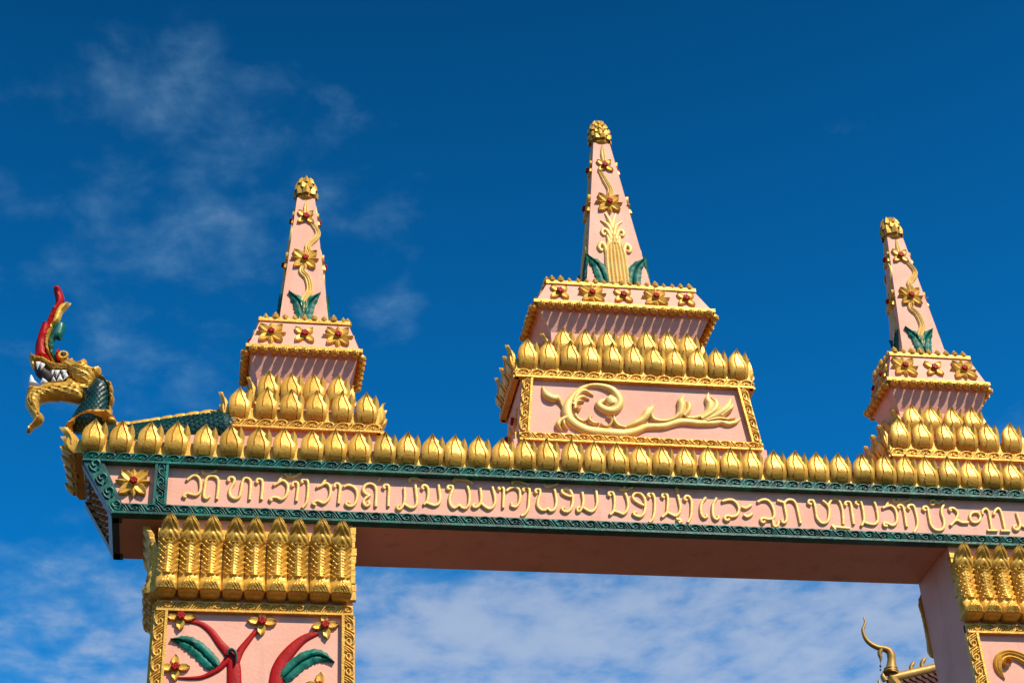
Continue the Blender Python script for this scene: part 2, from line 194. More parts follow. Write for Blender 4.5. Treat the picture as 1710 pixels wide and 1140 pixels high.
# ------------------------------------------------------------------ materials
def mat(name, c1, c2, rough=0.5, metal=0.0, nscale=6.0, bump=0.15, bscale=60.0, spec=0.5, contrast=(0.35, 0.65), rvar=0.1,
        dirt_or_glint=None, dirt_or_glint_scale=2.0, dirt_or_glint_range=(0.6, 0.8), streak=0.35, vary=0.0):
    m = bpy.data.materials.new(name)
    m.use_nodes = True
    N, L = m.node_tree.nodes, m.node_tree.links
    b = N['Principled BSDF']
    geo = N.new('ShaderNodeNewGeometry')
    n1 = N.new('ShaderNodeTexNoise')
    n1.inputs['Scale'].default_value = nscale
    n1.inputs['Detail'].default_value = 6
    n1.inputs['Roughness'].default_value = 0.65
    L.new(geo.outputs['Position'], n1.inputs['Vector'])
    mr = N.new('ShaderNodeMapRange')
    mr.inputs[1].default_value, mr.inputs[2].default_value = contrast
    L.new(n1.outputs[0], mr.inputs[0])
    mx = N.new('ShaderNodeMix')
    mx.data_type = 'RGBA'
    mx.inputs[6].default_value = (*c1, 1)
    mx.inputs[7].default_value = (*c2, 1)
    L.new(mr.outputs[0], mx.inputs[0])
    out = mx.outputs[2]
    if dirt_or_glint:
        mp = N.new('ShaderNodeMapping')
        mp.inputs['Scale'].default_value = (1.0, 1.0, streak)
        L.new(geo.outputs['Position'], mp.inputs[0])
        n2 = N.new('ShaderNodeTexNoise')
        n2.inputs['Scale'].default_value = dirt_or_glint_scale
        n2.inputs['Detail'].default_value = 8
        n2.inputs['Roughness'].default_value = 0.7
        L.new(mp.outputs[0], n2.inputs['Vector'])
        m2 = N.new('ShaderNodeMapRange')
        m2.inputs[1].default_value, m2.inputs[2].default_value = dirt_or_glint_range
        L.new(n2.outputs[0], m2.inputs[0])
        x2 = N.new('ShaderNodeMix')
        x2.data_type = 'RGBA'
        x2.inputs[7].default_value = (*dirt_or_glint, 1)
        L.new(out, x2.inputs[6])
        L.new(m2.outputs[0], x2.inputs[0])
        out = x2.outputs[2]
    if vary:
        oi = N.new('ShaderNodeObjectInfo')
        vr = N.new('ShaderNodeMapRange')
        vr.inputs[3].default_value, vr.inputs[4].default_value = 1.0 - vary, 1.0 + vary * 0.4
        L.new(oi.outputs['Random'], vr.inputs[0])
        hs = N.new('ShaderNodeHueSaturation')
        L.new(vr.outputs[0], hs.inputs['Value'])
        L.new(out, hs.inputs['Color'])
        out = hs.outputs[0]
    L.new(out, b.inputs['Base Color'])
    b.inputs['Metallic'].default_value = metal
    b.inputs['Specular IOR Level'].default_value = spec
    r = N.new('ShaderNodeMapRange')
    r.inputs[3].default_value, r.inputs[4].default_value = rough - rvar, rough + rvar
    L.new(n1.outputs[0], r.inputs[0])
    L.new(r.outputs[0], b.inputs['Roughness'])
    if bump:
        n3 = N.new('ShaderNodeTexNoise')
        n3.inputs['Scale'].default_value = bscale
        n3.inputs['Detail'].default_value = 5
        L.new(geo.outputs['Position'], n3.inputs['Vector'])
        bp = N.new('ShaderNodeBump')
        bp.inputs['Strength'].default_value = bump
        bp.inputs['Distance'].default_value = 0.01
        L.new(n3.outputs[0], bp.inputs['Height'])
        L.new(bp.outputs[0], b.inputs['Normal'])
    return m


M = {
    'pink': mat('pink_paint', (0.82, 0.425, 0.315), (0.77, 0.375, 0.27), 0.6, 0, 3.0, 0.18, 45, 0.3, dirt_or_glint=(0.46, 0.22, 0.165), dirt_or_glint_scale=6, dirt_or_glint_range=(0.54, 0.92), streak=0.16),
    'gold': mat('gold_paint', (0.82, 0.47, 0.080), (0.66, 0.345, 0.042), 0.42, 0.32, 9.0, 0.25, 70, 0.4, dirt_or_glint=(0.32, 0.17, 0.03), dirt_or_glint_scale=13, dirt_or_glint_range=(0.54, 0.80), vary=0.16),
    'letter_gold': mat('pale_gold_paint', (0.86, 0.59, 0.20), (0.76, 0.47, 0.12), 0.5, 0.18, 14.0, 0.2, 80, 0.5),
    'green': mat('green_paint', (0.0, 0.125, 0.092), (0.0, 0.046, 0.036), 0.40, 0.0, 12.0, 0.2, 60, 0.5, contrast=(0.4, 0.6), dirt_or_glint=(0.0, 0.30, 0.22), dirt_or_glint_scale=13, dirt_or_glint_range=(0.55, 0.75)),  # brighter teal noise patches are highlights painted into the green
    'leaf_green': mat('leaf_green_paint', (0.0, 0.18, 0.125), (0.0, 0.075, 0.055), 0.5, 0.0, 14.0, 0.2, 60, 0.25),
    'dark_green': mat('dark_green_paint', (0.0, 0.052, 0.045), (0.0, 0.022, 0.021), 0.38, 0.0, 9.0, 0.2, 60, 0.5),
    'red': mat('red_paint', (0.44, 0.005, 0.005), (0.28, 0.002, 0.003), 0.5, 0.0, 12.0, 0.2, 60, 0.2),
    'white': mat('white_paint', (0.78, 0.78, 0.76), (0.62, 0.60, 0.58), 0.4, 0.0, 20.0, 0.1),
    'mouth': mat('dark_mouth_paint', (0.03, 0.012, 0.012), (0.012, 0.006, 0.006), 0.6, 0.0, 10.0, 0.1),
    'old_gold': mat('weathered_gold', (0.46, 0.27, 0.07), (0.30, 0.16, 0.035), 0.5, 0.35, 3.0, 0.2, 30, 0.4),
    'tile': mat('maroon_roof_tile', (0.075, 0.022, 0.018), (0.045, 0.014, 0.012), 0.5, 0, 4.0, 0.2, 20),
    'plaster': mat('cream_plaster', (0.62, 0.55, 0.42), (0.52, 0.45, 0.33), 0.7, 0, 2.0, 0.2, 20),
    'ground': mat('packed_earth', (0.058, 0.033, 0.020), (0.042, 0.024, 0.015), 0.9, 0, 0.4, 0.3, 4, 0.2),
    'stone': mat('grey_plinth', (0.32, 0.30, 0.28), (0.24, 0.22, 0.2), 0.8, 0, 3.0, 0.2, 30),
}


# ------------------------------------------------------------------ mesh helpers
class MB:
    def __init__(self):
        self.v, self.f = [], []

    def add(self, vs, fs):
        o = len(self.v)
        self.v += [tuple(p) for p in vs]
        self.f += [tuple(i + o for i in q) for q in fs]
        return self

    def box(self, x0, x1, y0, y1, z0, z1):
        return self.frustum((x0, x1, y0, y1), z0, (x0, x1, y0, y1), z1)

    def frustum(self, a, z0, b, z1):
        v = [(a[0], a[2], z0), (a[1], a[2], z0), (a[1], a[3], z0), (a[0], a[3], z0),
             (b[0], b[2], z1), (b[1], b[2], z1), (b[1], b[3], z1), (b[0], b[3], z1)]
        return self.add(v, [(3, 2, 1, 0), (4, 5, 6, 7), (0, 1, 5, 4), (1, 2, 6, 5), (2, 3, 7, 6), (3, 0, 4, 7)])

    def tube(self, pts, rad, seg=8, cap=True):
        """swept round tube through 3D points"""
        pts = [Vector(p) for p in pts]
        n = len(pts)
        vs, fs = [], []
        ref = Vector((0, 1, 0))
        for i, p in enumerate(pts):
            t = (pts[min(i + 1, n - 1)] - pts[max(i - 1, 0)]).normalized()
            if abs(t.dot(ref)) > 0.95:
                ref = Vector((1, 0, 0))
            a = t.cross(ref).normalized()
            b = t.cross(a).normalized()
            for k in range(seg):
                th = 2 * math.pi * k / seg
                vs.append(p + (a * math.cos(th) + b * math.sin(th)) * rad[i])
        for i in range(n - 1):
            for k in range(seg):
                k2 = (k + 1) % seg
                fs.append((i * seg + k, i * seg + k2, (i + 1) * seg + k2, (i + 1) * seg + k))
        if cap:
            fs.append(tuple(range(seg - 1, -1, -1)))
            fs.append(tuple((n - 1) * seg + k for k in range(seg)))
        return self.add(vs, fs)

    def lathe(self, prof, seg=12, c=(0, 0, 0)):
        vs, fs = [], []
        for r, z in prof:
            for k in range(seg):
                th = 2 * math.pi * k / seg
                vs.append((c[0] + r * math.cos(th), c[1] + r * math.sin(th), c[2] + z))
        n = len(prof)
        for i in range(n - 1):
            for k in range(seg):
                k2 = (k + 1) % seg
                fs.append((i * seg + k, i * seg + k2, (i + 1) * seg + k2, (i + 1) * seg + k))
        fs.append(tuple(range(seg - 1, -1, -1)))
        fs.append(tuple((n - 1) * seg + k for k in range(seg)))
        return self.add(vs, fs)

    def ribbon(self, pts, hw, depth, ridges=0, y=0.0, sub=4, taper=True):
        """raised half-round strip in the x-z plane, bulging towards -y"""
        path = catmull([(p[0], p[1], w) for p, w in zip(pts, hw)], sub)
        if ridges:
            m = ridges * 4 + 1
            us = [-1 + 2 * k / (m - 1) for k in range(m)]
            hs = [(0.55 + 0.45 * abs(math.sin(math.pi * ridges * (u + 1) / 2))) * (1 - 0.3 * u * u) for u in us]
            hs[0] = hs[-1] = 0.45
        else:
            us = [-1, -0.93, -0.62, 0, 0.62, 0.93, 1]
            hs = [0.3, 0.62, 0.92, 1, 0.92, 0.62, 0.3]
        us = [us[0]] + us + [us[-1]]
        hs = [-0.05] + hs + [-0.05]
        k = len(us)
        vs, fs = [], []
        n = len(path)
        wm = max(p[2] for p in path)
        for i, (x, z, w) in enumerate(path):
            a, b = path[max(i - 1, 0)], path[min(i + 1, n - 1)]
            tx, tz = b[0] - a[0], b[1] - a[1]
            l = math.hypot(tx, tz) or 1
            nx, nz = -tz / l, tx / l
            w = max(w, 0.0005)
            d = depth * (min(1, 0.35 + 0.65 * w / wm) if taper else 1)
            for u, h in zip(us, hs):
                vs.append((x + nx * u * w, y - d * h, z + nz * u * w))
        for i in range(n - 1):
            for j in range(k - 1):
                fs.append((i * k + j, i * k + j + 1, (i + 1) * k + j + 1, (i + 1) * k + j))
        fs.append(tuple(range(k - 1, -1, -1)))
        fs.append(tuple((n - 1) * k + j for j in range(k)))
        return self.add(vs, fs)

    def mesh(self, name, smooth=True):
        me = bpy.data.meshes.new(name)
        me.from_pydata(self.v, [], self.f)
        me.validate()
        if smooth:
            me.polygons.foreach_set('use_smooth', [True] * len(me.polygons))
            me.set_sharp_from_angle(angle=R(smooth if smooth is not True else 42))
        return me


def catmull(pts, sub):
    out = []
    n = len(pts)
    if n == 2:
        return [tuple(a + (b - a) * t / sub for a, b in zip(*pts)) for t in range(sub + 1)]
    for i in range(n - 1):
        p0, p1, p2, p3 = pts[max(i - 1, 0)], pts[i], pts[i + 1], pts[min(i + 2, n - 1)]
        for s in range(sub):
            t = s / sub
            out.append(tuple(0.5 * (2 * b + (c - a) * t + (2 * a - 5 * b + 4 * c - d) * t * t + (3 * b - a - 3 * c + d) * t ** 3)
                             for a, b, c, d in zip(p0, p1, p2, p3)))
    out.append(tuple(pts[-1]))
    return out


def seg_dist(p, a, b):
    ax, az = a
    dx, dz = b[0] - ax, b[1] - az
    l = dx * dx + dz * dz
    t = 0 if l == 0 else max(0, min(1, ((p[0] - ax) * dx + (p[1] - az) * dz) / l))
    return math.hypot(p[0] - ax - dx * t, p[1] - az - dz * t)


def inside(p, poly):
    c = False
    n = len(poly)
    for i in range(n):
        a, b = poly[i], poly[i - 1]
        if (a[1] > p[1]) != (b[1] > p[1]) and p[0] < (b[0] - a[0]) * (p[1] - a[1]) / (b[1] - a[1]) + a[0]:
            c = not c
    return c


def dome(p, poly, depth, rad):
    d = min(seg_dist(p, poly[i - 1], poly[i]) for i in range(len(poly)))
    q = 1 - min(d / rad, 1)
    return depth * math.sqrt(max(0, 1 - q * q))


def inflate(poly, depth, rad, step, y=0.0, smooth_sub=2, groove=None):
    """closed pillow solid of half thickness depth from an outline in x-z"""
    cl = list(poly) + [poly[0]]
    poly = catmull(cl, smooth_sub)[:-1] if smooth_sub > 1 else list(poly)
    xs = [p[0] for p in poly]
    zs = [p[1] for p in poly]
    pts = [Vector(p) for p in poly]
    nb = len(pts)
    x = min(xs)
    row = 0
    z = min(zs)
    while z < max(zs):
        x = min(xs) + (step / 2 if row % 2 else 0)
        while x < max(xs):
            if inside((x, z), poly) and min(seg_dist((x, z), poly[i - 1], poly[i]) for i in range(nb)) > step * 0.35:
                pts.append(Vector((x, z)))
            x += step
        z += step * 0.87
        row += 1
    res = delaunay_2d_cdt(pts, [(i, (i + 1) % nb) for i in range(nb)], [], 1, 1e-6)
    v2, faces = res[0], res[2]
    front, back = [], []
    for p in v2:
        h = dome((p.x, p.y), poly, depth, rad)
        if groove:
            h += groove(p.x, p.y) * min(1, h / depth * 2)
        front.append((p.x, y - h, p.y))
        back.append((p.x, y + h, p.y))
    n = len(front)
    fs = [tuple(f) for f in faces] + [tuple(n + i for i in reversed(f)) for f in faces]
    mb = MB().add(front + back, fs)
    # weld the rim
    me = mb
    return me, poly


def weld(me, d=1e-5):
    import bmesh
    bm = bmesh.new()
    bm.from_mesh(me)
    bmesh.ops.remove_doubles(bm, verts=bm.verts, dist=d)
    bmesh.ops.recalc_face_normals(bm, faces=bm.faces)
    bm.to_mesh(me)
    bm.free()
    me.polygons.foreach_set('use_smooth', [True] * len(me.polygons))
    me.set_sharp_from_angle(angle=R(55))
    return me


# ------------------------------------------------------------------ object helpers
def obj(name, me, material, parent=None, loc=(0, 0, 0), rot=None, scale=None):
    o = bpy.data.objects.new(name, me)
    COL.objects.link(o)
    if me is not None and material is not None and not me.materials:
        me.materials.append(M[material])
    if parent is not None:
        o.parent = parent
    o.location = loc
    if rot is not None:
        o.rotation_euler = rot if not isinstance(rot, Matrix) else rot.to_euler()
    if scale is not None:
        o.scale = scale if isinstance(scale, (tuple, list)) else (scale,) * 3
    return o


def thing(name, label, cat, loc, group=None):
    o = obj(name, None, None, None, loc)
    o.empty_display_size = 0.2
    o['label'], o['category'] = label, cat
    if group:
        o['group'] = group
    return o


def face_rot(rz, tilt=0.0, ang=0.0):
    """front-facing (-y) item turned to a face: in-plane angle, lean back, then about z"""
    return (Matrix.Rotation(rz, 3, 'Z') @ Matrix.Rotation(-tilt, 3, 'X') @ Matrix.Rotation(-ang, 3, 'Y'))


FRONT, LEFT, RIGHT, BACK = 0.0, R(-90), R(90), R(180)


def lerp_tab(tab, v):
    for (a, x), (b, y) in zip(tab, tab[1:]):
        if v <= b:
            t = (v - a) / (b - a)
            t = t * t * (3 - 2 * t) if len(tab) > 2 else t
            return x + (y - x) * t
    return tab[-1][1]


def lerp_lin(tab, v):
    for (a, x), (b, y) in zip(tab, tab[1:]):
        if v <= b:
            return x + (y - x) * max(0.0, (v - a) / (b - a))
    return tab[-1][1]


# ------------------------------------------------------------------ shared ornament meshes
def lotus_mesh():
    Hh = 0.222
    prof = [(0, 0.008), (0.10, 0.024), (0.22, 0.040), (0.36, 0.046), (0.68, 0.036), (0.88, 0.034), (1, 0.050)]
    main = [(0, 0.054), (0.06, 0.063), (0.2, 0.070), (0.45, 0.073), (0.62, 0.069), (0.74, 0.058), (0.85, 0.037), (0.94, 0.016), (1, 0.001)]
    mb = MB()

    def surf(x, v, off):
        w = max(lerp_lin(main, v), 0.004)
        u = min(1, abs(x) / (w * 1.02))
        return -(lerp_tab(prof, v) * (0.60 + 0.40 * (1 - u ** 3.2) ** 0.55) + off)

    def shell(lf, rf, vv, nu, off, back):
        vs, fs = [], []
        nv = len(vv) - 1
        for v in vv:
            a, b = lf(v), rf(v)
            vs.append((a, back(v), v * Hh))
            for i in range(nu + 1):
                x = a + (b - a) * i / nu
                vs.append((x, surf(x, v, off), v * Hh))
            vs.append((b, back(v), v * Hh))
        k = nu + 3
        for j in range(nv):
            for i in range(k - 1):
                fs.append((j * k + i, j * k + i + 1, (j + 1) * k + i + 1, (j + 1) * k + i))
            fs.append((j * k + k - 1, j * k, (j + 1) * k, (j + 1) * k + k - 1))
        fs.append(tuple(range(k - 1, -1, -1)))
        fs.append(tuple(nv * k + i for i in range(k)))
        mb.add(vs, fs)

    bk = lambda v: 0.004 - (0.046 * max(0, v - 0.5) / 0.5)
    V = [0, 0.04, 0.1, 0.18, 0.26, 0.34, 0.42, 0.5, 0.58, 0.66, 0.74, 0.81, 0.87, 0.93, 1.0]
    # two engraved lines running from the tip to the foot
    li = [(0, -0.022), (0.35, -0.027), (0.6, -0.028), (0.8, -0.015), (1, -0.0002)]
    ri = [(0, 0.034), (0.3, 0.040), (0.5, 0.036), (0.75, 0.015), (1, 0.0002)]
    vs, fs = [], []
    for v in V:
        w = lerp_lin(main, v)
        d = 0.0050 * min(1, w / 0.03)
        l = max(lerp_lin(li, v), -w * 0.75)
        r = min(lerp_lin(ri, v), w * 0.75)
        row = [(-w, 0), (-w * 0.9, 0), ((-w + l) / 2, 0), (l - d, 0), (l, 1), (l + d, 0), (l * 0.6 + r * 0.4, 0), (l * 0.3 + r * 0.7, 0),
               (r - d, 0), (r, 1), (r + d, 0), ((w + r) / 2, 0), (w * 0.9, 0), (w, 0)]
        vs.append((-w, bk(v), v * Hh))
        for x, gq in row:
            vs.append((x, surf(x, v, -0.014 * gq * min(1, w / 0.03)), v * Hh))
        vs.append((w, bk(v), v * Hh))
    k = 16
    for j in range(len(V) - 1):
        for i in range(k - 1):
            fs.append((j * k + i, j * k + i + 1, (j + 1) * k + i + 1, (j + 1) * k + i))
        fs.append((j * k + k - 1, j * k, (j + 1) * k, (j + 1) * k + k - 1))
    fs.append(tuple(range(k - 1, -1, -1)))
    fs.append(tuple((len(V) - 1) * k + i for i in range(k)))
    mb.add(vs, fs)
    sp = [(0.02, 0.030), (0.16, 0.040), (0.28, 0.030), (0.40, 0.0008)]
    shell(lambda v: -lerp_lin(sp, v), lambda v: lerp_lin(sp, v), [0.03, 0.1, 0.18, 0.27, 0.34, 0.40], 4, 0.011, lambda v: surf(0.02, v, -0.004))
    # smaller leaf tip rising behind on the right
    rl = [(0.3, 0.024), (0.58, 0.030), (0.72, 0.024), (0.83, 0.011), (0.90, 0.0008)]
    vs, fs = [], []
    VV = [0.3, 0.45, 0.58, 0.68, 0.76, 0.84, 0.90]
    for v in VV:
        w = lerp_lin(rl, v)
        c = 0.050 + 0.012 * v
        y0 = -0.020 - 0.030 * max(0, v - 0.5) / 0.4
        for x, yy in ((c - w, y0 + 0.004), (c, y0 - 0.012), (c + w, y0 + 0.004), (c, y0 + 0.016)):
            vs.append((x, yy, v * Hh))
    n = len(VV) - 1
    for j in range(n):
        for i in range(4):
            fs.append((j * 4 + i, j * 4 + (i + 1) % 4, j * 4 + 4 + (i + 1) % 4, j * 4 + 4 + i))
    fs.append((3, 2, 1, 0))
    fs.append((n * 4, n * 4 + 1, n * 4 + 2, n * 4 + 3))
    mb.add(vs, fs)
    return mb.mesh('lotus_petal', 35)


def plume_mesh():
    """tall feather-leaf of the capitals, 0.54 m high, flaring out at the tip"""
    Hh, W = 0.525, 0.0665
    prof = [(0, 0.012), (0.025, 0.042), (0.07, 0.070), (0.14, 0.080), (0.24, 0.058), (0.42, 0.040), (0.62, 0.044), (0.80, 0.076), (0.93, 0.112), (1, 0.120)]
    wid = [(0, 0.66), (0.03, 0.88), (0.09, 1.02), (0.18, 0.98), (0.27, 0.94), (0.5, 0.94), (0.64, 0.97), (0.76, 1.02), (0.86, 0.84), (0.94, 0.50), (1, 0.02)]
    nu, nv = 20, 92
    vs, fs = [], []

    def tri(t):
        t = t % 1.0
        return 1 - abs(2 * t - 1)

    for j in range(nv + 1):
        v = j / nv
        w = W * lerp_tab(wid, v)
        P = lerp_tab(prof, v)
        for i in range(nu + 1):
            u = -1 + 2 * i / nu
            a = abs(u)
            h = 0.024 * math.sqrt(max(0, 1 - u * u * 0.96))
            if v < 0.05:
                h += 0.004 * math.cos(u * 6)
            elif v < 0.27:
                c = 0.05 + 0.20 * (1 - a * 0.95)
                s = (c - v) / 0.05
                h += 0.013 * (tri(s) if s > 0 else -0.5)
            elif v < 0.70:
                if a < 0.10:
                    h += 0.012
                elif a < 0.34:
                    h += 0.002 + 0.010 * tri(v * 26 + a * 2.0)
                else:
                    h += -0.010 + 0.024 * tri(v * 14 - a * 2.0)
            else:
                s = (1.0 - v - 0.20 * a) / 0.105 + 0.4
                h += 0.0095 * (tri(s) - 0.3)
            vs.append((u * w, -(P + h), v * Hh))
    k = nu + 1
    n = len(vs)
    for j in range(nv + 1):
        v = j / nv
        w = W * lerp_tab(wid, v)
        P = max(lerp_tab(prof, v) - 0.028, -0.005) if v > 0.55 else -0.005
        for i in range(k):
            u = -1 + 2 * i / nu
            vs.append((u * w, -P, v * Hh))
    for j in range(nv):
        for i in range(nu):
            q = (j * k + i, j * k + i + 1, (j + 1) * k + i + 1, (j + 1) * k + i)
            fs.append(q)
            fs.append(tuple(n + x for x in reversed(q)))
        for i, s in ((0, 1), (nu, 0)):
            q = (j * k + i, (j + 1) * k + i, n + (j + 1) * k + i, n + j * k + i)
            fs.append(q if s else tuple(reversed(q)))
    for j in (0, nv):
        for i in range(nu):
            fs.append((j * k + i, n + j * k + i, n + j * k + i + 1, j * k + i + 1))
    return MB().add(vs, fs).mesh('plume', 60)


SL, SH = 0.100, 0.058   # scroll unit


def scroll_mesh():
    mb = MB()
    st = [([(0.0, 0.04), (0.10, 0.35), (0.27, 0.76), (0.52, 0.93), (0.80, 0.86), (0.93, 0.60), (0.86, 0.30), (0.66, 0.20), (0.52, 0.36), (0.57, 0.56), (0.70, 0.52)], [0.05, 0.055, 0.06, 0.065, 0.065, 0.06, 0.06, 0.06, 0.055, 0.05, 0.04]),
          ([(0.14, 0.03), (0.24, 0.32), (0.42, 0.66)], [0.045, 0.05, 0.03]),
          ([(0.28, 0.02), (0.36, 0.20), (0.46, 0.34)], [0.045, 0.045, 0.03]),
          ([(-0.13, 0.30), (0.0, 0.62), (0.16, 0.92)], [0.035, 0.045, 0.03])]
    for pts, w in st:
        mb.ribbon([(x * SL, z * SH) for x, z in pts], [q * 0.085 for q in w], 0.013, sub=2, taper=False)
    return mb.mesh('scroll', 50)


def bead_mesh():
    mb = MB()
    mb.lathe([(0.004, -0.028), (0.018, -0.023), (0.027, -0.008), (0.027, 0.006), (0.018, 0.018), (0.006, 0.023)], 9)
    for a in range(5):
        t = a * 2 * math.pi / 5 + 0.3
        x, z = 0.012 * math.cos(t), -0.004 + 0.012 * math.sin(t)
        mb.lathe([(0.001, -0.006), (0.006, -0.001), (0.003, 0.005)], 5, (x, -0.024, z))
    mb.lathe([(0.002, -0.006), (0.006, 0), (0.002, 0.006)], 5, (0, -0.028, -0.004))
    return mb.mesh('bead', 50)


def knob_mesh():
    return MB().lathe([(0.024, 0), (0.028, 0.012), (0.020, 0.022), (0.023, 0.030), (0.012, 0.043), (0.002, 0.060)], 8).mesh('knob', 40)


def petal_mesh(kind):
    """one flower petal pointing up, length 1 unit = 0.1 m"""
    if kind == 'open':
        wid = [(0.12, 0.018), (0.45, 0.028), (0.75, 0.025), (1, 0.003)]
    elif kind == 'ridge':
        wid = [(0.12, 0.012), (0.5, 0.020), (0.75, 0.017), (1, 0.001)]
    else:
        wid = [(0.12, 0.016), (0.45, 0.030), (0.72, 0.027), (1, 0.002)]
    us = [-1, -1, -0.8, -0.5, 0, 0.5, 0.8, 1, 1]
    hs = {'open': [0, 0.7, 1, 0.85, 0.55, 0.85, 1, 0.7, 0], 'ridge': [0, 0.35, 0.5, 0.72, 1, 0.72, 0.5, 0.35, 0],
          'round': [0, 0.7, 1, 0.9, 0.7, 0.9, 1, 0.7, 0]}[kind]
    vs, fs = [], []
    nv = 7
    for j in range(nv + 1):
        v = 0.12 + 0.88 * j / nv
        w = lerp_tab(wid, v)
        for u, h in zip(us, hs):
            vs.append((u * w, -h * (0.020 + 0.006 * v) + 0.002, v * 0.1))
    k = len(us)
    for j in range(nv):
        for i in range(k - 1):
            fs.append((j * k + i, j * k + i + 1, (j + 1) * k + i + 1, (j + 1) * k + i))
    fs.append(tuple(range(k - 1, -1, -1)))
    fs.append(tuple(nv * k + i for i in range(k)))
    return MB().add(vs, fs).mesh('petal', 40)


def hub_mesh():
    mb = MB()
    seg = 12
    vs, fs = [], []
    for r, y in ((0.026, 0.002), (0.026, -0.020), (0.021, -0.027), (0.012, -0.027)):
        for k in range(seg):
            t = 2 * math.pi * k / seg
            vs.append((r * math.cos(t), y, r * math.sin(t)))
    for i in range(3):
        for k in range(seg):
            k2 = (k + 1) % seg
            fs.append((i * seg + k, i * seg + k2, i * seg + seg + k2, i * seg + seg + k))
    fs.append(tuple(3 * seg + k for k in range(seg)))
    return mb.add(vs, fs).mesh('flower', 40)


def centre_mesh():
    mb = MB()
    for a, r, n in ((0.0, 0.0, 1), (0.3, 0.011, 6)):
        for k in range(n):
            t = a + k * 2 * math.pi / n
            x, z = r * math.cos(t), r * math.sin(t)
            vs, fs = [], []
            for rr, y in ((0.0085, -0.020), (0.0085, -0.030), (0.0055, -0.035), (0.001, -0.036)):
                for q in range(6):
                    th = q * math.pi / 3
                    vs.append((x + rr * math.cos(th), y, z + rr * math.sin(th)))
            for i in range(3):
                for q in range(6):
                    q2 = (q + 1) % 6
                    fs.append((i * 6 + q, i * 6 + q2, i * 6 + 6 + q2, i * 6 + 6 + q))
            mb.add(vs, fs)
    return mb.mesh('flower_centre', 40)


def leaf_mesh(mid, maxw, depth, nv=14, name='leaf'):
    """serrated leaf along a midrib in x-z with slanting veins"""
    path = catmull(mid, 8)
    n = len(path)
    us = [-1, -1, -0.66, -0.33, -0.06, 0, 0.06, 0.33, 0.66, 1, 1]
    vs, fs = [], []
    for i, (x, z) in enumerate(path):
        t = i / (n - 1)
        a, b = path[max(i - 1, 0)], path[min(i + 1, n - 1)]
        tx, tz = b[0] - a[0], b[1] - a[1]
        l = math.hypot(tx, tz)
        nx, nz = -tz / l, tx / l
        w = maxw * (0.30 + 0.70 * math.sin(math.pi * min(1, t * 0.82 + 0.22)) ** 0.8) * (1 - max(0, t - 0.8) / 0.2 * 0.9)
        for q, u in enumerate(us):
            ph = (t * nv - abs(u) * 1.3) % 1.0
            ww = w * (1 + 0.10 * (ph - 0.5) * (abs(u) > 0.9))
            h = depth * (0.55 + 0.45 * (1 - u * u)) + depth * 0.45 * (ph - 0.5)
            if abs(u) < 0.01:
                h = depth * 1.25
            elif abs(u) < 0.1:
                h = depth * 0.55
            if q in (0, len(us) - 1):
                h = -0.003
            vs.append((x + nx * u * ww, -h, z + nz * u * ww))
    k = len(us)
    for i in range(n - 1):
        for j in range(k - 1):
            fs.append((i * k + j, i * k + j + 1, (i + 1) * k + j + 1, (i + 1) * k + j))
    fs.append(tuple(range(k - 1, -1, -1)))
    fs.append(tuple((n - 1) * k + j for j in range(k)))
    return MB().add(vs, fs).mesh(name, 50)


LOTUS, PLUME, SCROLL, BEAD, KNOB = lotus_mesh(), plume_mesh(), scroll_mesh(), bead_mesh(), knob_mesh()
SCROLL_GREEN = SCROLL.copy()
P_OPEN, P_RIDGE, P_ROUND = petal_mesh('open'), petal_mesh('ridge'), petal_mesh('round')
HUB, CENTRE = hub_mesh(), centre_mesh()
LEAF_UP = leaf_mesh([(0.0, 0.0), (0.006, 0.085), (0.032, 0.175), (0.098, 0.262)], 0.047, 0.022, 9)


def flower(parent, loc, n, radius, rot, spin=0.0, centre='red'):
    """gold flower: part; petals and centre: sub-parts"""
    f = obj('flower', HUB, 'gold', parent, loc, rot, None)
    s = radius / 0.1
    f.scale = (s, min(s, 1.0) if s < 1 else s * 0.9, s)
    for k in range(n):
        me = P_ROUND if n == 4 else (P_OPEN if k % 2 else P_RIDGE)
        a = 2 * math.pi * k / n + spin + random.uniform(-0.05, 0.05)
        q = random.uniform(0.94, 1.04) * (0.93 if n == 8 and k % 2 == 0 else 1)
        obj('petal', me, 'gold', f, (0, 0, 0), (0, a, 0), (q, 1, q))
    obj('flower_centre', CENTRE, 'red', f, (0, 0, 0), None, (1.15 if n == 8 else 1.65, 1.3, 1.15 if n == 8 else 1.65))
    return f


def petal_row(parent, x, y, z, rz, n, pitch, sx=1.0, sz=1.0, jitter=0.005, dep=1.0, xs=None):
    """n lotus petals centred on (x,y,z) along a face"""
    c, s = math.cos(rz), math.sin(rz)
    for k in range(n):
        t = (k - (n - 1) / 2) * pitch if xs is None else xs[k]
        t += random.uniform(-jitter, jitter)
        q = random.uniform(0.97, 1.03)
        obj('lotus_petal', LOTUS, 'gold', parent, (x + c * t, y + s * t, z + random.uniform(-0.002, 0.002)),
            (random.uniform(-0.05, 0.03), random.uniform(-0.035, 0.035), rz + random.uniform(-0.07, 0.07)), (sx * q, dep * random.uniform(0.9, 1.12), sz * random.uniform(0.955, 1.04)))


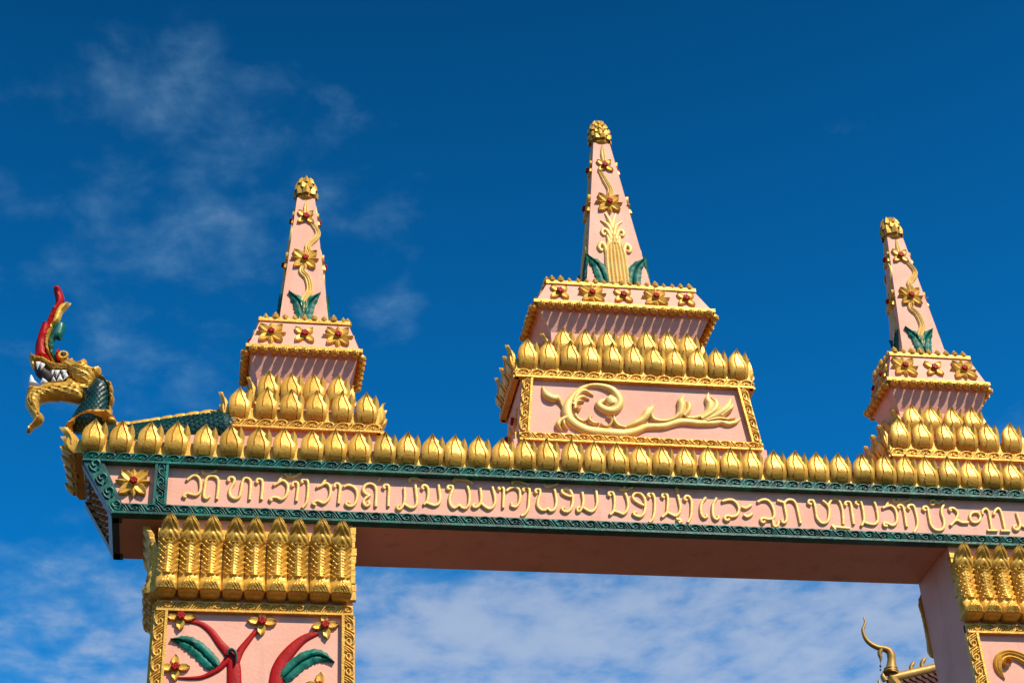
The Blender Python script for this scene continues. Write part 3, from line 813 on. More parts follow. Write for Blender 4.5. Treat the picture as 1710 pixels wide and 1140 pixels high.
def strip(parent, name, loc, length, rz, material='gold', width=0.07, ang=0.0, tilt=0.0, flip=False, lip='low', depth=0.022, scrolls=True, y_in=0.03):
    """carved border strip starting at loc and running along local x"""
    mb = MB()
    mb.box(0, length, -depth + 0.008, y_in, 0, width)
    lw = width * 0.17
    if lip in ('low', 'both'):
        mb.box(-0.002, length + 0.002, -depth - 0.006, y_in - 0.004, -0.003, lw)
    if lip in ('high', 'both'):
        mb.box(-0.002, length + 0.002, -depth - 0.006, y_in - 0.004, width - lw, width + 0.003)
    o = obj(name, mb.mesh(name, 30), material, parent, loc, face_rot(rz, tilt, ang))
    if scrolls:
        n = max(1, int(round(length / SL)))
        p = length / n
        me = SCROLL if material == 'gold' else SCROLL_GREEN
        z0 = lw if lip in ('low', 'both') else width * 0.06
        hz = (width - z0 - (lw if lip in ('high', 'both') else width * 0.04)) / SH
        for k in range(n):
            if flip:
                obj('scroll', me, material, o, ((k + 1) * p, -depth + 0.009, z0), None, (-p / SL, 1, hz * random.uniform(0.96, 1.03)))
            else:
                obj('scroll', me, material, o, (k * p, -depth + 0.009, z0), None, (p / SL, 1, hz * random.uniform(0.96, 1.03)))
    return o


def bx(x0, x1, y0, y1, z0, z1):
    return MB().box(x0, x1, y0, y1, z0, z1)


# ------------------------------------------------------------------ ground
g = obj('ground', MB().add([(-1500, -1500, GROUND_Z), (1500, -1500, GROUND_Z), (1500, 1500, GROUND_Z), (-1500, 1500, GROUND_Z)], [(0, 1, 2, 3)]).mesh('ground', False), 'ground')
g['kind'] = 'structure'

# ------------------------------------------------------------------ beam
D = 0.593
beam = thing('gate_crossbar', 'long pink beam with gold Lao lettering between green carved borders', 'beam', (0, 0, 0))
BT = 0.43                                     # beam top
mb = MB()
xb, xt = 3.49, 3.70
mb.add([(-xb, 0.02, 0), (xb, 0.02, 0), (xb, D, 0), (-xb, D, 0), (-xt, 0.02, BT), (xt, 0.02, BT), (xt, D + 0.02, BT), (-xt, D + 0.02, BT)],
       [(3, 2, 1, 0), (4, 5, 6, 7), (0, 1, 5, 4), (1, 2, 6, 5), (2, 3, 7, 6), (3, 0, 4, 7)])
obj('beam_body', mb.mesh('beam_body', False), 'pink', beam)
strip(beam, 'border_strip', (-3.705, 0.0, 0.362), 7.41, FRONT, 'green', 0.068, lip='low', depth=0.03, y_in=0.04)
strip(beam, 'border_strip', (-3.50, 0.0, -0.004), 7.0, FRONT, 'green', 0.074, lip='low', depth=0.03, y_in=0.04, flip=True)
EA = math.atan2(0.366, -(3.70 - 3.50))
for sx in (-1, 1):
    # upright divider
    if sx < 0:
        strip(beam, 'border_strip', (-3.176, 0.002, 0.07), 0.292, FRONT, 'green', 0.078, ang=R(90), lip='both', depth=0.028, y_in=0.03)
    else:
        strip(beam, 'border_strip', (3.254, 0.002, 0.07), 0.292, FRONT, 'green', 0.078, ang=R(90), lip='both', depth=0.028, y_in=0.03)
    # sloping end strip, a parallelogram plate with studs
    v = []
    for (x, z) in ((3.502, 0.003), (3.412, 0.003), (3.585, 0.375), (3.71, 0.375)):
        v.append((sx * x, z))
    vs = [(x, -0.024, z) for x, z in v] + [(x, 0.06, z) for x, z in v]
    fs = [(0, 1, 2, 3), (7, 6, 5, 4), (0, 4, 5, 1), (1, 5, 6, 2), (2, 6, 7, 3), (3, 7, 4, 0)]
    if sx < 0:
        fs = [tuple(reversed(f)) for f in fs]
    end = obj('end_strip', MB().add(vs, fs).mesh('end_strip', False), 'green', beam)
    curl = MB()
    for k in range(4):
        z = 0.045 + k * 0.095
        x = 3.462 + (z / 0.37) * 0.19
        curl.ribbon([(sx * (x - 0.026), z - 0.03), (sx * (x - 0.034), z + 0.01), (sx * (x - 0.01), z + 0.034), (sx * (x + 0.016), z + 0.016), (sx * (x + 0.006), z - 0.008), (sx * (x - 0.008), z + 0.002)], [0.006, 0.008, 0.009, 0.009, 0.008, 0.005], 0.018, y=-0.022, sub=3)
        curl.ribbon([(sx * (x - 0.012), z - 0.045), (sx * (x + 0.016), z - 0.03), (sx * (x + 0.034), z + 0.004)], [0.004, 0.007, 0.004], 0.014, y=-0.022, sub=3)
    obj('carving', curl.mesh('carving', 50), 'green', end)
    # end face frame: three green battens and a carved gold field
    for y0, y1 in ((0.03, 0.105), (D - 0.07, D + 0.012)):
        vs = []
        for x, z in ((3.497, -0.004), (3.712, 0.37), (3.66, 0.37), (3.44, -0.004)):
            vs += [(sx * x, y0, z), (sx * x, y1, z)]
        q = MB().add(vs, [(0, 1, 3, 2), (2, 3, 5, 4), (4, 5, 7, 6), (6, 7, 1, 0), (0, 2, 4, 6), (7, 5, 3, 1)])
        obj('end_strip', q.mesh('end_strip', False), 'dark_green', beam)
    for z0, z1 in ((-0.004, 0.055), (0.355, 0.425)):
        xa, xb_ = 3.49 + z0 * 0.488, 3.49 + z1 * 0.488
        lo = sorted((sx * (xa - 0.03), sx * (xa + 0.014)))
        hi = sorted((sx * (xb_ - 0.03), sx * (xb_ + 0.014)))
        obj('end_strip', MB().frustum((*lo, 0.024, D + 0.008), z0, (*hi, 0.024, D + 0.024), z1).mesh('end_strip', False), 'dark_green', beam)
    cv = MB()
    for k in range(9):
        yy = 0.13 + 0.042 * k
        for q in range(5):
            z = 0.085 + q * 0.055 + (k % 2) * 0.02
            x = sx * (3.495 + (z / 0.366) * 0.205)
            cv.lathe([(0.004, -0.012), (0.017, -0.004), (0.014, 0.008), (0.003, 0.014)], 6, (x, yy, z))
    obj('end_carving', cv.mesh('end_carving', 50), 'old_gold', beam)
    flower(beam, (sx * 3.385, 0.012, 0.236), 8, 0.118, face_rot(FRONT))

# backing lip behind the petals and the petals themselves, spaced as the mason set them
obj('petal_backing', bx(-3.70, 3.70, -0.012, 0.06, BT + 0.001, BT + 0.098).mesh('petal_backing', False), 'gold', beam)
for sx in (-1, 1):
    obj('petal_backing', bx(sx * 3.735 - 0.022, sx * 3.735 + 0.022, 0.0, D + 0.02, BT + 0.001, BT + 0.098).mesh('petal_backing', False), 'gold', beam)
xs = [-3.655 + 0.1725 * k for k in range(9)]
x = xs[-1]
while x < 3.5:
    x += 0.1563
    xs.append(x)
petal_row(beam, 0, -0.012, BT + 0.002, FRONT, len(xs), 0, 1.0, 1.0, xs=xs)
for sx, rz in ((-1, LEFT), (1, RIGHT)):
    petal_row(beam, sx * 3.755, 0.31, BT + 0.002, rz, 5, 0.122, 0.85, 1.0, dep=1.75)
petal_row(beam, 0, D + 0.02, BT + 0.002, BACK, 44, 0.165)
# gold letters
for gl in LETTERS:
    mb = MB()
    for st in gl:
        pts = [(a / 1000, b / 1000) for a, b in st]
        blob = len(st) == 2 and math.hypot(pts[0][0] - pts[1][0], pts[0][1] - pts[1][1]) < 0.02
        w = 0.0170 if blob else 0.0103
        ws = [w * random.uniform(0.94, 1.08) for _ in pts]
        mb.ribbon(pts, ws, 0.017, y=0.0195, sub=4, taper=False)
    obj('letter', mb.mesh('letter', 40), 'letter_gold', beam)


# ------------------------------------------------------------------ pillars
def pillar(sx, label):
    """sx = -1: the pillar with red stems; +1: the one with the gold scroll"""
    X0, X1 = (-3.20, -1.992) if sx < 0 else (1.992, 3.20)
    xc = (X0 + X1) / 2
    t = thing('gatepost', label, 'pillar', (xc, D / 2, GROUND_Z), 'pillars of the gate')

    def P(x, y, z):
        return (x - xc, y - D / 2, z - GROUND_Z)
    zt = -0.002
    hw, hd = (X1 - X0) / 2 - 0.012, D / 2 - 0.02
    obj('shaft', bx(-hw, hw, -hd, hd, 0.55, zt - GROUND_Z - 0.001).mesh('shaft', False), 'pink', t)
    pl = MB()
    pl.box(-hw - 0.12, hw + 0.12, -hd - 0.12, hd + 0.12, 0, 0.42)
    pl.frustum((-hw - 0.12, hw + 0.12, -hd - 0.12, hd + 0.12), 0.421, (-hw - 0.01, hw + 0.01, -hd - 0.01, hd + 0.01), 0.56)
    obj('plinth', pl.mesh('plinth', False), 'stone', t)
    # capital: nine plumes on each broad face, four on each narrow one
    for rz, yy in ((FRONT, 0.012), (BACK, D - 0.012)):
        for k in range(9):
            x = -3.140 + 0.1325 * k - (-2.61 + 0.014)
            obj('plume', PLUME, 'gold', t, P(xc + x + random.uniform(-0.004, 0.004), yy, -0.562), (0, random.uniform(-0.015, 0.015), rz), (1.0, 1 if rz == FRONT else 0.3, random.uniform(0.985, 1.01)))
    for rz, xx in (((LEFT, X0 + 0.006),) if sx < 0 else ((RIGHT, X1 - 0.006),)):   # the sides towards the opening are plain
        for k in range(4):
            obj('plume', PLUME, 'gold', t, P(xx, 0.075 + 0.142 * k, -0.555), (0, 0, rz), (1.05, 0.8, 1.0))
    # gold slab behind the plumes
    ci, co = (hw + 0.020, hw + 0.004) if sx < 0 else (hw + 0.004, hw + 0.020)
    for yy in (-hd - 0.016,):          # ragged gold edge on the corner towards the opening
        eg = MB()
        z = -0.54 - GROUND_Z
        while z < -0.075 - GROUND_Z:
            hgt = random.uniform(0.035, 0.06)
            w = random.uniform(0.010, 0.022)
            eg.box(-sx * hw - w, -sx * hw + w, yy - random.uniform(0.012, 0.02), yy + random.uniform(0.024, 0.034), z, z + hgt - 0.004)
            z += hgt
        obj('capital_edge', eg.mesh('capital_edge', False), 'gold', t)
    obj('capital_core', bx(-ci + 0.03 * (sx > 0), co - 0.03 * (sx < 0), -hd - 0.025, hd + 0.025, -0.53 - GROUND_Z, -0.085 - GROUND_Z).mesh('capital_core', False), 'gold', t)
    # framed panel
    ztop, zbot = -0.588, -5.2
    strip(t, 'border_strip', P(X0 + 0.012, 0.012, ztop - 0.056), X1 - X0 - 0.024, FRONT, 'gold', 0.066, lip='low')
    L_ = ztop - 0.060 - zbot
    strip(t, 'border_strip', P(X0 + 0.078, 0.013, zbot), L_, FRONT, 'gold', 0.078, ang=R(90), lip='low', flip=True)
    strip(t, 'border_strip', P(X1 - 0.078, 0.013, ztop - 0.060), L_, FRONT, 'gold', 0.078, ang=R(-90), lip='low')
    strip(t, 'border_strip', P(X0 + 0.012, 0.012, zbot - 0.068), X1 - X0 - 0.024, FRONT, 'gold', 0.066, lip='low')
    for rz, xx in (((LEFT, X0 + 0.012),) if sx < 0 else ((RIGHT, X1 - 0.012),)):
        s = -1 if rz == LEFT else 1
        a = P(xx, 0.02 if s > 0 else D - 0.02, ztop - 0.056)
        strip(t, 'border_strip', a, D - 0.04, rz, 'gold', 0.066, lip='low')
        for y0 in ((D - 0.03 if s < 0 else 0.03), (0.03 + 0.062 if s < 0 else D - 0.03 - 0.062)):
            strip(t, 'border_strip', P(xx, y0 - (0.062 if s < 0 else -0.062), zbot), L_, rz, 'gold', 0.062, ang=R(90), lip='low', scrolls=True)
    if sx < 0:
        mb = MB()
        for pts, w in STEMS:
            mb = MB()
            mb.ribbon([(a / 1000 - xc, b / 1000 - GROUND_Z) for a, b in pts], [q / 1000 for q in w], 0.021, y=0.022 - D / 2, sub=6)
            obj('stem', mb.mesh('stem', 45), 'red', t)
        pts, w = STEM_CURL
        obj('stem_curl', MB().ribbon([(a / 1000 - xc, b / 1000 - GROUND_Z) for a, b in pts], [q / 1000 for q in w], 0.02, y=-0.006 - D / 2, sub=4).mesh('stem_curl', 45), 'dark_green', t)
        for mid in STEM_LEAVES:
            me = leaf_mesh([(a / 1000 - xc, b / 1000 - GROUND_Z) for a, b in mid], 0.050, 0.022, 10)
            obj('leaf', me, 'leaf_green', t, (0, 0.022 - D / 2, 0))
        for a, b in STEM_FLOWERS:
            flower(t, P(a / 1000, 0.016, b / 1000), 4, 0.088, face_rot(FRONT), random.uniform(-0.15, 0.15))
    else:
        for pts, w in SCROLL_RELIEF:
            mb = MB()
            mb.ribbon([(a / 1000 - xc, b / 1000 - GROUND_Z) for a, b in pts], [q / 1000 for q in w], 0.034, ridges=3 if w[1] > 5 else 0, y=0.022 - D / 2, sub=6)
            obj('scroll_relief', mb.mesh('scroll_relief', 45), 'gold', t)
    return t


pillar(-1, 'left gate pillar with red stems, gold flowers and green leaves on its panel')
pillar(1, 'right gate pillar, cut by the picture edge, with a gold scroll on its panel')


# ------------------------------------------------------------------ spire towers
YC = 0.475


def obelisk_deco(t, face, z0, z1, h0, h1, d0, d1, style):
    """gold and green relief on one face of the spire; h: half width, d: distance of face from axis"""
    tilt = math.atan2(d0 - d1, z1 - z0)
    L = math.hypot(d0 - d1, z1 - z0)
    c, s = math.cos(face), math.sin(face)

    def at(k, off=0.0):
        d = d0 + (d1 - d0) * k + off
        return (s * d, -c * d, z0 + (z1 - z0) * k)
    rot = face_rot(face, tilt)
    base = at(0)
    narrow = h0 / 0.178

    def rib(name, pts, w, dep, ridges, m='letter_gold'):
        mb = MB()
        mb.ribbon([(x, z * L) for x, z in pts], w, dep, ridges=ridges, y=0.001, sub=6)
        return obj(name, mb.mesh(name, 45), m, t, base, rot)
    if style == 'small':
        wv = min(1, narrow)
        rib('vine', [(-0.02 * wv, 0.0), (-0.005, 0.12), (0.0, 0.20), (0.035 * wv, 0.27), (0.02 * wv, 0.36), (-0.02 * wv, 0.41), (0.0, 0.47)], [0.03 * wv, 0.030 * wv, 0.028 * wv, 0.026 * wv, 0.026 * wv, 0.026 * wv, 0.024 * wv], 0.022, 3)
        rib('vine', [(-0.01 * wv, 0.54), (-0.03 * wv, 0.60), (0.03 * wv, 0.67), (0.04 * wv, 0.72), (-0.005, 0.79)], [0.024 * wv, 0.024 * wv, 0.022 * wv, 0.020 * wv, 0.016 * wv], 0.020, 3)
        rib('spear_leaf', [(0.0, 0.85), (0.0, 0.91), (0.0, 0.98)], [0.014 * wv, 0.019 * wv, 0.004], 0.018, 2)
        flower(t, at(0.84), 4, 0.084 * (wv * 0.4 + 0.6), rot, R(45))
        flower(t, at(0.505), 8, 0.112 * (wv * 0.4 + 0.6), rot, R(22.5) * 0)
        for q in (-1, 1):
            obj('leaf', LEAF_UP, 'leaf_green', t, at(0.01), rot @ Matrix.Rotation(0, 3, 'Y'), (q * 1.15 * wv, 1, 1.12))
            t.children[-1].location = Vector(at(0.01)) + (rot @ Vector((q * 0.048 * wv, 0, 0)))
    else:
        wv = 1.0 if narrow > 1 else 0.62
        rib('trunk', [(0.0, 0.0), (-0.002, 0.12), (0.0, 0.24), (0.0, 0.33)], [0.085 * wv, 0.088 * wv, 0.080 * wv, 0.050 * wv], 0.030, 6)
        mbx = MB()
        for q in (-1, 1):
            for pts, w in (([(0.068, 0.20), (0.072, 0.27), (0.098, 0.30), (0.122, 0.275), (0.108, 0.25), (0.096, 0.262)], [0.014, 0.018, 0.018, 0.016, 0.014, 0.008]),
                           ([(0.035, 0.25), (0.040, 0.32), (0.050, 0.355)], [0.012, 0.016, 0.008]),
                           ([(0.02, 0.33), (0.035, 0.375), (0.065, 0.395), (0.085, 0.375), (0.07, 0.355), (0.058, 0.37)], [0.02, 0.018, 0.016, 0.014, 0.012, 0.007]),
                           ([(0.008, 0.36), (0.03, 0.42), (0.085, 0.455)], [0.016, 0.018, 0.005]),
                           ([(0.0, 0.40), (0.012, 0.45), (0.042, 0.505)], [0.018, 0.018, 0.006])):
                mbx.ribbon([(q * x * wv, z * L) for x, z in pts], [i * wv for i in w], 0.020, y=0.001, sub=5)
        mbx.ribbon([(0, 0.30 * L), (0, 0.38 * L), (0, 0.44 * L)], [0.045 * wv, 0.026 * wv, 0.012 * wv], 0.026, ridges=3, y=0.001, sub=5)
        obj('curl_ornament', mbx.mesh('curl_ornament', 45), 'letter_gold', t, base, rot)
        rib('vine', [(0.01, 0.615), (0.02 * wv, 0.67), (-0.01, 0.73), (-0.045 * wv, 0.80)], [0.026 * wv, 0.026 * wv, 0.024 * wv, 0.016 * wv], 0.020, 3)
        rib('spear_leaf', [(0.0, 0.87), (0.0, 0.92), (0.0, 0.985)], [0.016 * wv, 0.022 * wv, 0.004], 0.018, 2)
        flower(t, at(0.835), 4, 0.082, rot, R(40))
        flower(t, at(0.575), 8, 0.115, rot, 0)
        for q in (-1, 1):
            o = obj('leaf', LEAF_UP, 'leaf_green', t, at(0.005), rot, (q * 1.25 * wv, 1, 1.2))
            o.location = Vector(at(0.005)) + (rot @ Vector((q * 0.105 * wv, 0, 0)))


def finial_mesh(h, r, layers):
    mb = MB()
    mb.lathe([(r * 0.72, 0), (r * 0.92, h * 0.06), (r * 0.78, h * 0.12), (r * 0.98, h * 0.28), (r * 1.0, h * 0.45), (r * 0.80, h * 0.68), (r * 0.45, h * 0.88), (r * 0.1, h * 0.97)], 14)
    for j in range(layers):
        z = h * (0.16 + 0.64 * j / layers)
        k = z / h
        rr = r * (1.02 if k < 0.5 else 1.02 - (k - 0.5) * 1.4)
        n = 8 if layers < 5 else 9
        for i in range(n):
            a = 2 * math.pi * (i + (j % 2) / 2) / n
            w = math.pi / n * 0.95
            ph = h * (0.34 if layers < 5 else 0.22)
            rt_ = rr * (0.90 if k < 0.3 else 0.66 if k < 0.55 else 0.45)
            p = []
            for da, dr, dz in ((-w, 0.0, 0), (0, 0.012, 0), (w, 0, 0), (-w * 0.8, 0.008, ph * 0.5), (0, 0.020, ph * 0.5), (w * 0.8, 0.008, ph * 0.5)):
                q = (rr + (rt_ - rr) * (dz / ph)) + dr
                p.append((q * math.cos(a + da), q * math.sin(a + da), z + dz))
            q = rt_ + random.uniform(0.006, 0.014)
            p.append((q * math.cos(a), q * math.sin(a), z + ph * random.uniform(0.9, 1.08)))
            mb.add(p, [(0, 1, 4, 3), (1, 2, 5, 4), (3, 4, 6), (4, 5, 6), (5, 3, 6)])
    return mb.mesh('finial', 30)


def crown(t, hx, hy, zn, zr, zt, hxn, hyn, hxt, hyt, P, flowers, side_flowers):
    """box that flares out to a beaded ridge and tapers to a knobbed rim"""
    obj('crown_underside', MB().frustum((-hxn, hxn, -hyn, hyn), zn, (-hx, hx, -hy, hy), zr).mesh('crown_underside', False), 'pink', t, P(0))
    obj('crown_box', MB().frustum((-hx, hx, -hy, hy), zr + 0.001, (-hxt, hxt, -hyt, hyt), zt).mesh('crown_box', False), 'pink', t, P(0))
    rim = MB()
    for (ax, ay, z0, z1, o) in ((hx, hy, zr - 0.012, zr + 0.014, 0.016), (hxt, hyt, zt - 0.012, zt + 0.016, 0.014)):
        rim = MB().box(-ax - o, ax + o, -ay - o, ay + o, z0, z1)
        obj('rim', rim.mesh('rim', False), 'gold', t, P(0))
    for face, w, d in ((FRONT, hx, hy), (LEFT, hy, hx), (RIGHT, hy, hx), (BACK, hx, hy)):
        c, s = math.cos(face), math.sin(face)
        n = int(round(2 * w / 0.0685))
        for k in range(n):
            tt = -w + 2 * w * (k + 0.5) / n + random.uniform(-0.003, 0.003)
            dd = d + 0.014
            q = random.uniform(1.02, 1.18)
            obj('bead', BEAD, 'gold', t, (c * tt + s * dd, s * tt - c * dd, P(0)[2] + zr - 0.030), (random.uniform(-.1, .1), random.uniform(-.2, .2), face), q)
    for face, w, d in ((FRONT, hxt, hyt), (LEFT, hyt, hxt), (RIGHT, hyt, hxt), (BACK, hxt, hyt)):
        c, s = math.cos(face), math.sin(face)
        n = int(round(2 * w / 0.066))
        for k in range(n):
            tt = -w + 2 * w * (k + 0.5) / n
            obj('knob', KNOB, 'gold', t, (c * tt + s * d, s * tt - c * d, P(0)[2] + zt + 0.012), (0, 0, random.uniform(0, 1)), random.uniform(0.75, 1.1))
    tilt = math.atan2(hy - hyt, zt - zr)
    for fx, n, r in flowers:
        k = 0.50
        flower(t, (fx, -(hy + (hyt - hy) * k), P(0)[2] + zr + (zt - zr) * k), n, r, face_rot(FRONT, tilt), R(45) if n == 4 else 0)
        flower(t, (fx, (hy + (hyt - hy) * k), P(0)[2] + zr + (zt - zr) * k), n, r, face_rot(BACK, tilt), R(45) if n == 4 else 0)
    tilt = math.atan2(hx - hxt, zt - zr)
    for face in (LEFT, RIGHT):
        s = math.sin(face)
        for fy, n, r in side_flowers:
            k = 0.5
            flower(t, (s * (hx + (hxt - hx) * k), fy, P(0)[2] + zr + (zt - zr) * k), n, r, face_rot(face, tilt), R(45) if n == 4 else 0)


def tower(xc, label, big=False):
    Z0 = BT + 0.001
    t = thing('spire_tower', label, 'tower', (xc, YC, Z0), 'spire towers on the beam')

    def P(z):
        return (0, 0, z - Z0)

    def B(*a):
        return bx(*a)
    if not big:
        HX, HY = 0.505, 0.285
        obj('pedestal', bx(-HX + 0.015, HX - 0.015, -HY + 0.015, HY - 0.015, 0, 0.82 - Z0).mesh('pedestal', False), 'pink', t)
        zf = 0.785
        for face, w, d in ((FRONT, HX, HY), (BACK, HX, HY), (LEFT, HY, HX), (RIGHT, HY, HX)):
            c, s = math.cos(face), math.sin(face)
            strip(t, 'border_strip', (-c * (w + 0.008) + s * d, -s * (w + 0.008) - c * d, zf - Z0), 2 * w + 0.016, face, 'gold', 0.068, lip='low', depth=0.018, y_in=0.02)
        zl = zf + 0.071
        obj('petal_backing', B(-HX - 0.003, HX + 0.003, -HY - 0.003, HY + 0.003, zl - Z0, zl + 0.085 - Z0).mesh('petal_backing', False), 'gold', t)
        petal_row(t, 0, -HY - 0.003, zl - Z0, FRONT, 6, 0.169, 1.0, 1.02)
        petal_row(t, 0, HY + 0.003, zl - Z0, BACK, 6, 0.169, 1.0, 1.02)
        for s, f in ((-1, LEFT), (1, RIGHT)):
            petal_row(t, s * (HX + 0.003), 0, zl - Z0, f, 4, 0.145, 0.92, 1.02)
        nx, ny = 0.312, 0.142
        obj('neck', B(-nx, nx, -ny, ny, zl + 0.083 - Z0, 1.262 - Z0).mesh('neck', False), 'pink', t)
        zu = 1.072
        obj('petal_backing', B(-nx - 0.012, nx + 0.012, -ny - 0.012, ny + 0.012, zu - 0.01 - Z0, zu + 0.09 - Z0).mesh('petal_backing', False), 'gold', t)
        petal_row(t, 0, -ny - 0.012, zu - Z0, FRONT, 4, 0.156, 1.0, 1.04)
        petal_row(t, 0, ny + 0.012, zu - Z0, BACK, 4, 0.156, 1.0, 1.04)
        for s, f in ((-1, LEFT), (1, RIGHT)):
            petal_row(t, s * (nx + 0.012), 0, zu - Z0, f, 2, 0.165, 1.0, 1.04)
        crown(t, 0.385, 0.225, 1.262, 1.480, 1.738, nx, ny, 0.305, 0.178, P,
              ((-0.232, 8, 0.113), (0.0, 4, 0.090), (0.232, 8, 0.113)), ((-0.09, 8, 0.085), (0.10, 4, 0.07)))
        z0, z1, h0, h1, d0, d1 = 1.74 - Z0, 2.955 - Z0, 0.178, 0.066, 0.118, 0.048
        fin_h, fin_r, lay = 0.25, 0.078, 3
        style = 'small'
    else:
        HX, HY = 0.865, 0.288
        obj('pedestal', bx(-HX - 0.03, HX + 0.03, -HY + 0.012, HY - 0.012, 0, 0.80 - Z0).mesh('pedestal', False), 'pink', t)
        # panel block, leaning in towards the top
        HT = 0.795
        obj('panel_block', MB().frustum((-HX, HX, -HY + 0.014, HY - 0.014), 0.79 - Z0, (-HT - 0.02, HT + 0.02, -HY + 0.014, HY - 0.014), 1.31 - Z0).mesh('panel_block', False), 'pink', t)
        strip(t, 'border_strip', (-HX + 0.01, -HY + 0.006, 0.783 - Z0), 2 * HX - 0.02, FRONT, 'gold', 0.064, lip='low', flip=True)
        al = math.atan2(0.445, HX - HT - 0.02)
        strip(t, 'border_strip', (-HX + 0.076, -HY + 0.007, 0.845 - Z0), 0.447, FRONT, 'gold', 0.070, ang=al, lip='low', flip=True)
        strip(t, 'border_strip', (HT - 0.052, -HY + 0.007, 1.290 - Z0), 0.447, FRONT, 'gold', 0.070, ang=-al, lip='low')
        zf = 1.292
        for face, w, d in ((FRONT, 0.85, HY), (BACK, 0.85, HY), (LEFT, HY, 0.85), (RIGHT, HY, 0.85)):
            c, s = math.cos(face), math.sin(face)
            strip(t, 'border_strip', (-c * (w + 0.008) + s * d, -s * (w + 0.008) - c * d, zf - Z0), 2 * w + 0.016, face, 'gold', 0.068, lip='low', depth=0.018, y_in=0.02)
        for s, f in ((-1, LEFT), (1, RIGHT)):
            lean = math.atan2(HX - HT - 0.02, 0.52)
            for fy in (-0.14, 0.12):
                flower(t, (s * 0.838, fy, 1.02 - Z0), 4, 0.095, face_rot(f, lean), R(45))
            obj('side_frame', B(s * 0.86 - 0.02, s * 0.86 + 0.02, -HY + 0.02, HY - 0.02, 0.80 - Z0, 0.86 - Z0).mesh('side_frame', False), 'gold', t)
        zl = zf + 0.071
        obj('petal_backing', B(-0.85, 0.85, -HY - 0.003, HY + 0.003, zl - Z0, zl + 0.085 - Z0).mesh('petal_backing', False), 'gold', t)
        petal_row(t, 0, -HY - 0.003, zl - Z0, FRONT, 11, 0.1535, 0.98, 1.06)
        petal_row(t, 0, HY + 0.003, zl - Z0, BACK, 11, 0.1535, 0.98, 1.06)
        for s, f in ((-1, LEFT), (1, RIGHT)):
            petal_row(t, s * 0.853, 0, zl - Z0, f, 4, 0.145, 0.92, 1.06)
        nx, ny = 0.548, 0.145
        obj('neck', B(-nx, nx, -ny, ny, zl + 0.083 - Z0, 1.79 - Z0).mesh('neck', False), 'pink', t)
        zu = 1.575
        obj('petal_backing', B(-nx - 0.012, nx + 0.012, -ny - 0.012, ny + 0.012, zu - 0.01 - Z0, zu + 0.09 - Z0).mesh('petal_backing', False), 'gold', t)
        petal_row(t, 0, -ny - 0.012, zu - Z0, FRONT, 7, 0.1555, 1.0, 1.06)
        petal_row(t, 0, ny + 0.012, zu - Z0, BACK, 7, 0.1555, 1.0, 1.06)
        for s, f in ((-1, LEFT), (1, RIGHT)):
            petal_row(t, s * (nx + 0.012), 0, zu - Z0, f, 2, 0.165, 1.0, 1.06)
        crown(t, 0.662, 0.228, 1.79, 1.998, 2.205, nx, ny, 0.552, 0.185, P,
              ((-0.475, 4, 0.090), (-0.235, 8, 0.113), (0.0, 4, 0.090), (0.245, 8, 0.113), (0.475, 4, 0.090)), ((-0.09, 8, 0.085), (0.10, 4, 0.07)))
        z0, z1, h0, h1, d0, d1 = 2.207 - Z0, 3.705 - Z0, 0.252, 0.066, 0.135, 0.055
        fin_h, fin_r, lay = 0.30, 0.082, 6
        style = 'big'
        # flying gold scroll on the panel
        mb = MB()
        for i, (pts, w) in enumerate(PANEL_RELIEF):
            mb.ribbon([(a / 1000 - xc, b / 1000 - Z0) for a, b in pts], [q / 1000 * 1.12 for q in w], 0.036 + 0.0012 * (i % 4), y=-HY + 0.016, sub=6)
        obj('panel_scroll', mb.mesh('panel_scroll', 50), 'letter_gold', t)
    spire = MB().frustum((-h0, h0, -d0, d0), z0, (-h1, h1, -d1, d1), z1)
    obj('spire', spire.mesh('spire', False), 'pink', t)
    obelisk_deco(t, FRONT, z0, z1, h0, h1, d0, d1, style)
    obelisk_deco(t, BACK, z0, z1, h0, h1, d0, d1, style)
    for f in (LEFT, RIGHT):
        obelisk_deco(t, f, z0, z1, d0, d1, h0, h1, style)
    obj('finial', finial_mesh(fin_h, fin_r, lay), 'gold', t, (0, 0, z1 - 0.01))
    return t


tower(-2.318, 'pink spire tower at left, just behind the dragon, with smooth lotus bud tip')
tower(0.0, 'tallest central pink spire tower with gold scroll on its wide panel', True)
tower(2.318, 'pink spire tower at right, partly cut by the picture edge')

# ------------------------------------------------------------------ naga
nx0, ny0, nz0 = -3.4, 0.30, BT + 0.001
naga = thing('naga_statue', 'dragon-headed serpent with gold head, red crest and green scaled body on the beam end', 'statue', (nx0, ny0, nz0))


def npts(lst):
    return [(a / 1000 - nx0, b / 1000 - nz0) for a, b in lst]


def npart(name, pts, depth, rad, m, step=0.022, y=0.0, groove=None, parent=naga, sub=2):
    mb, poly = inflate(npts(pts), depth, rad, step, y, sub, groove)
    return obj(name, weld(mb.mesh(name, False)), m, parent), poly


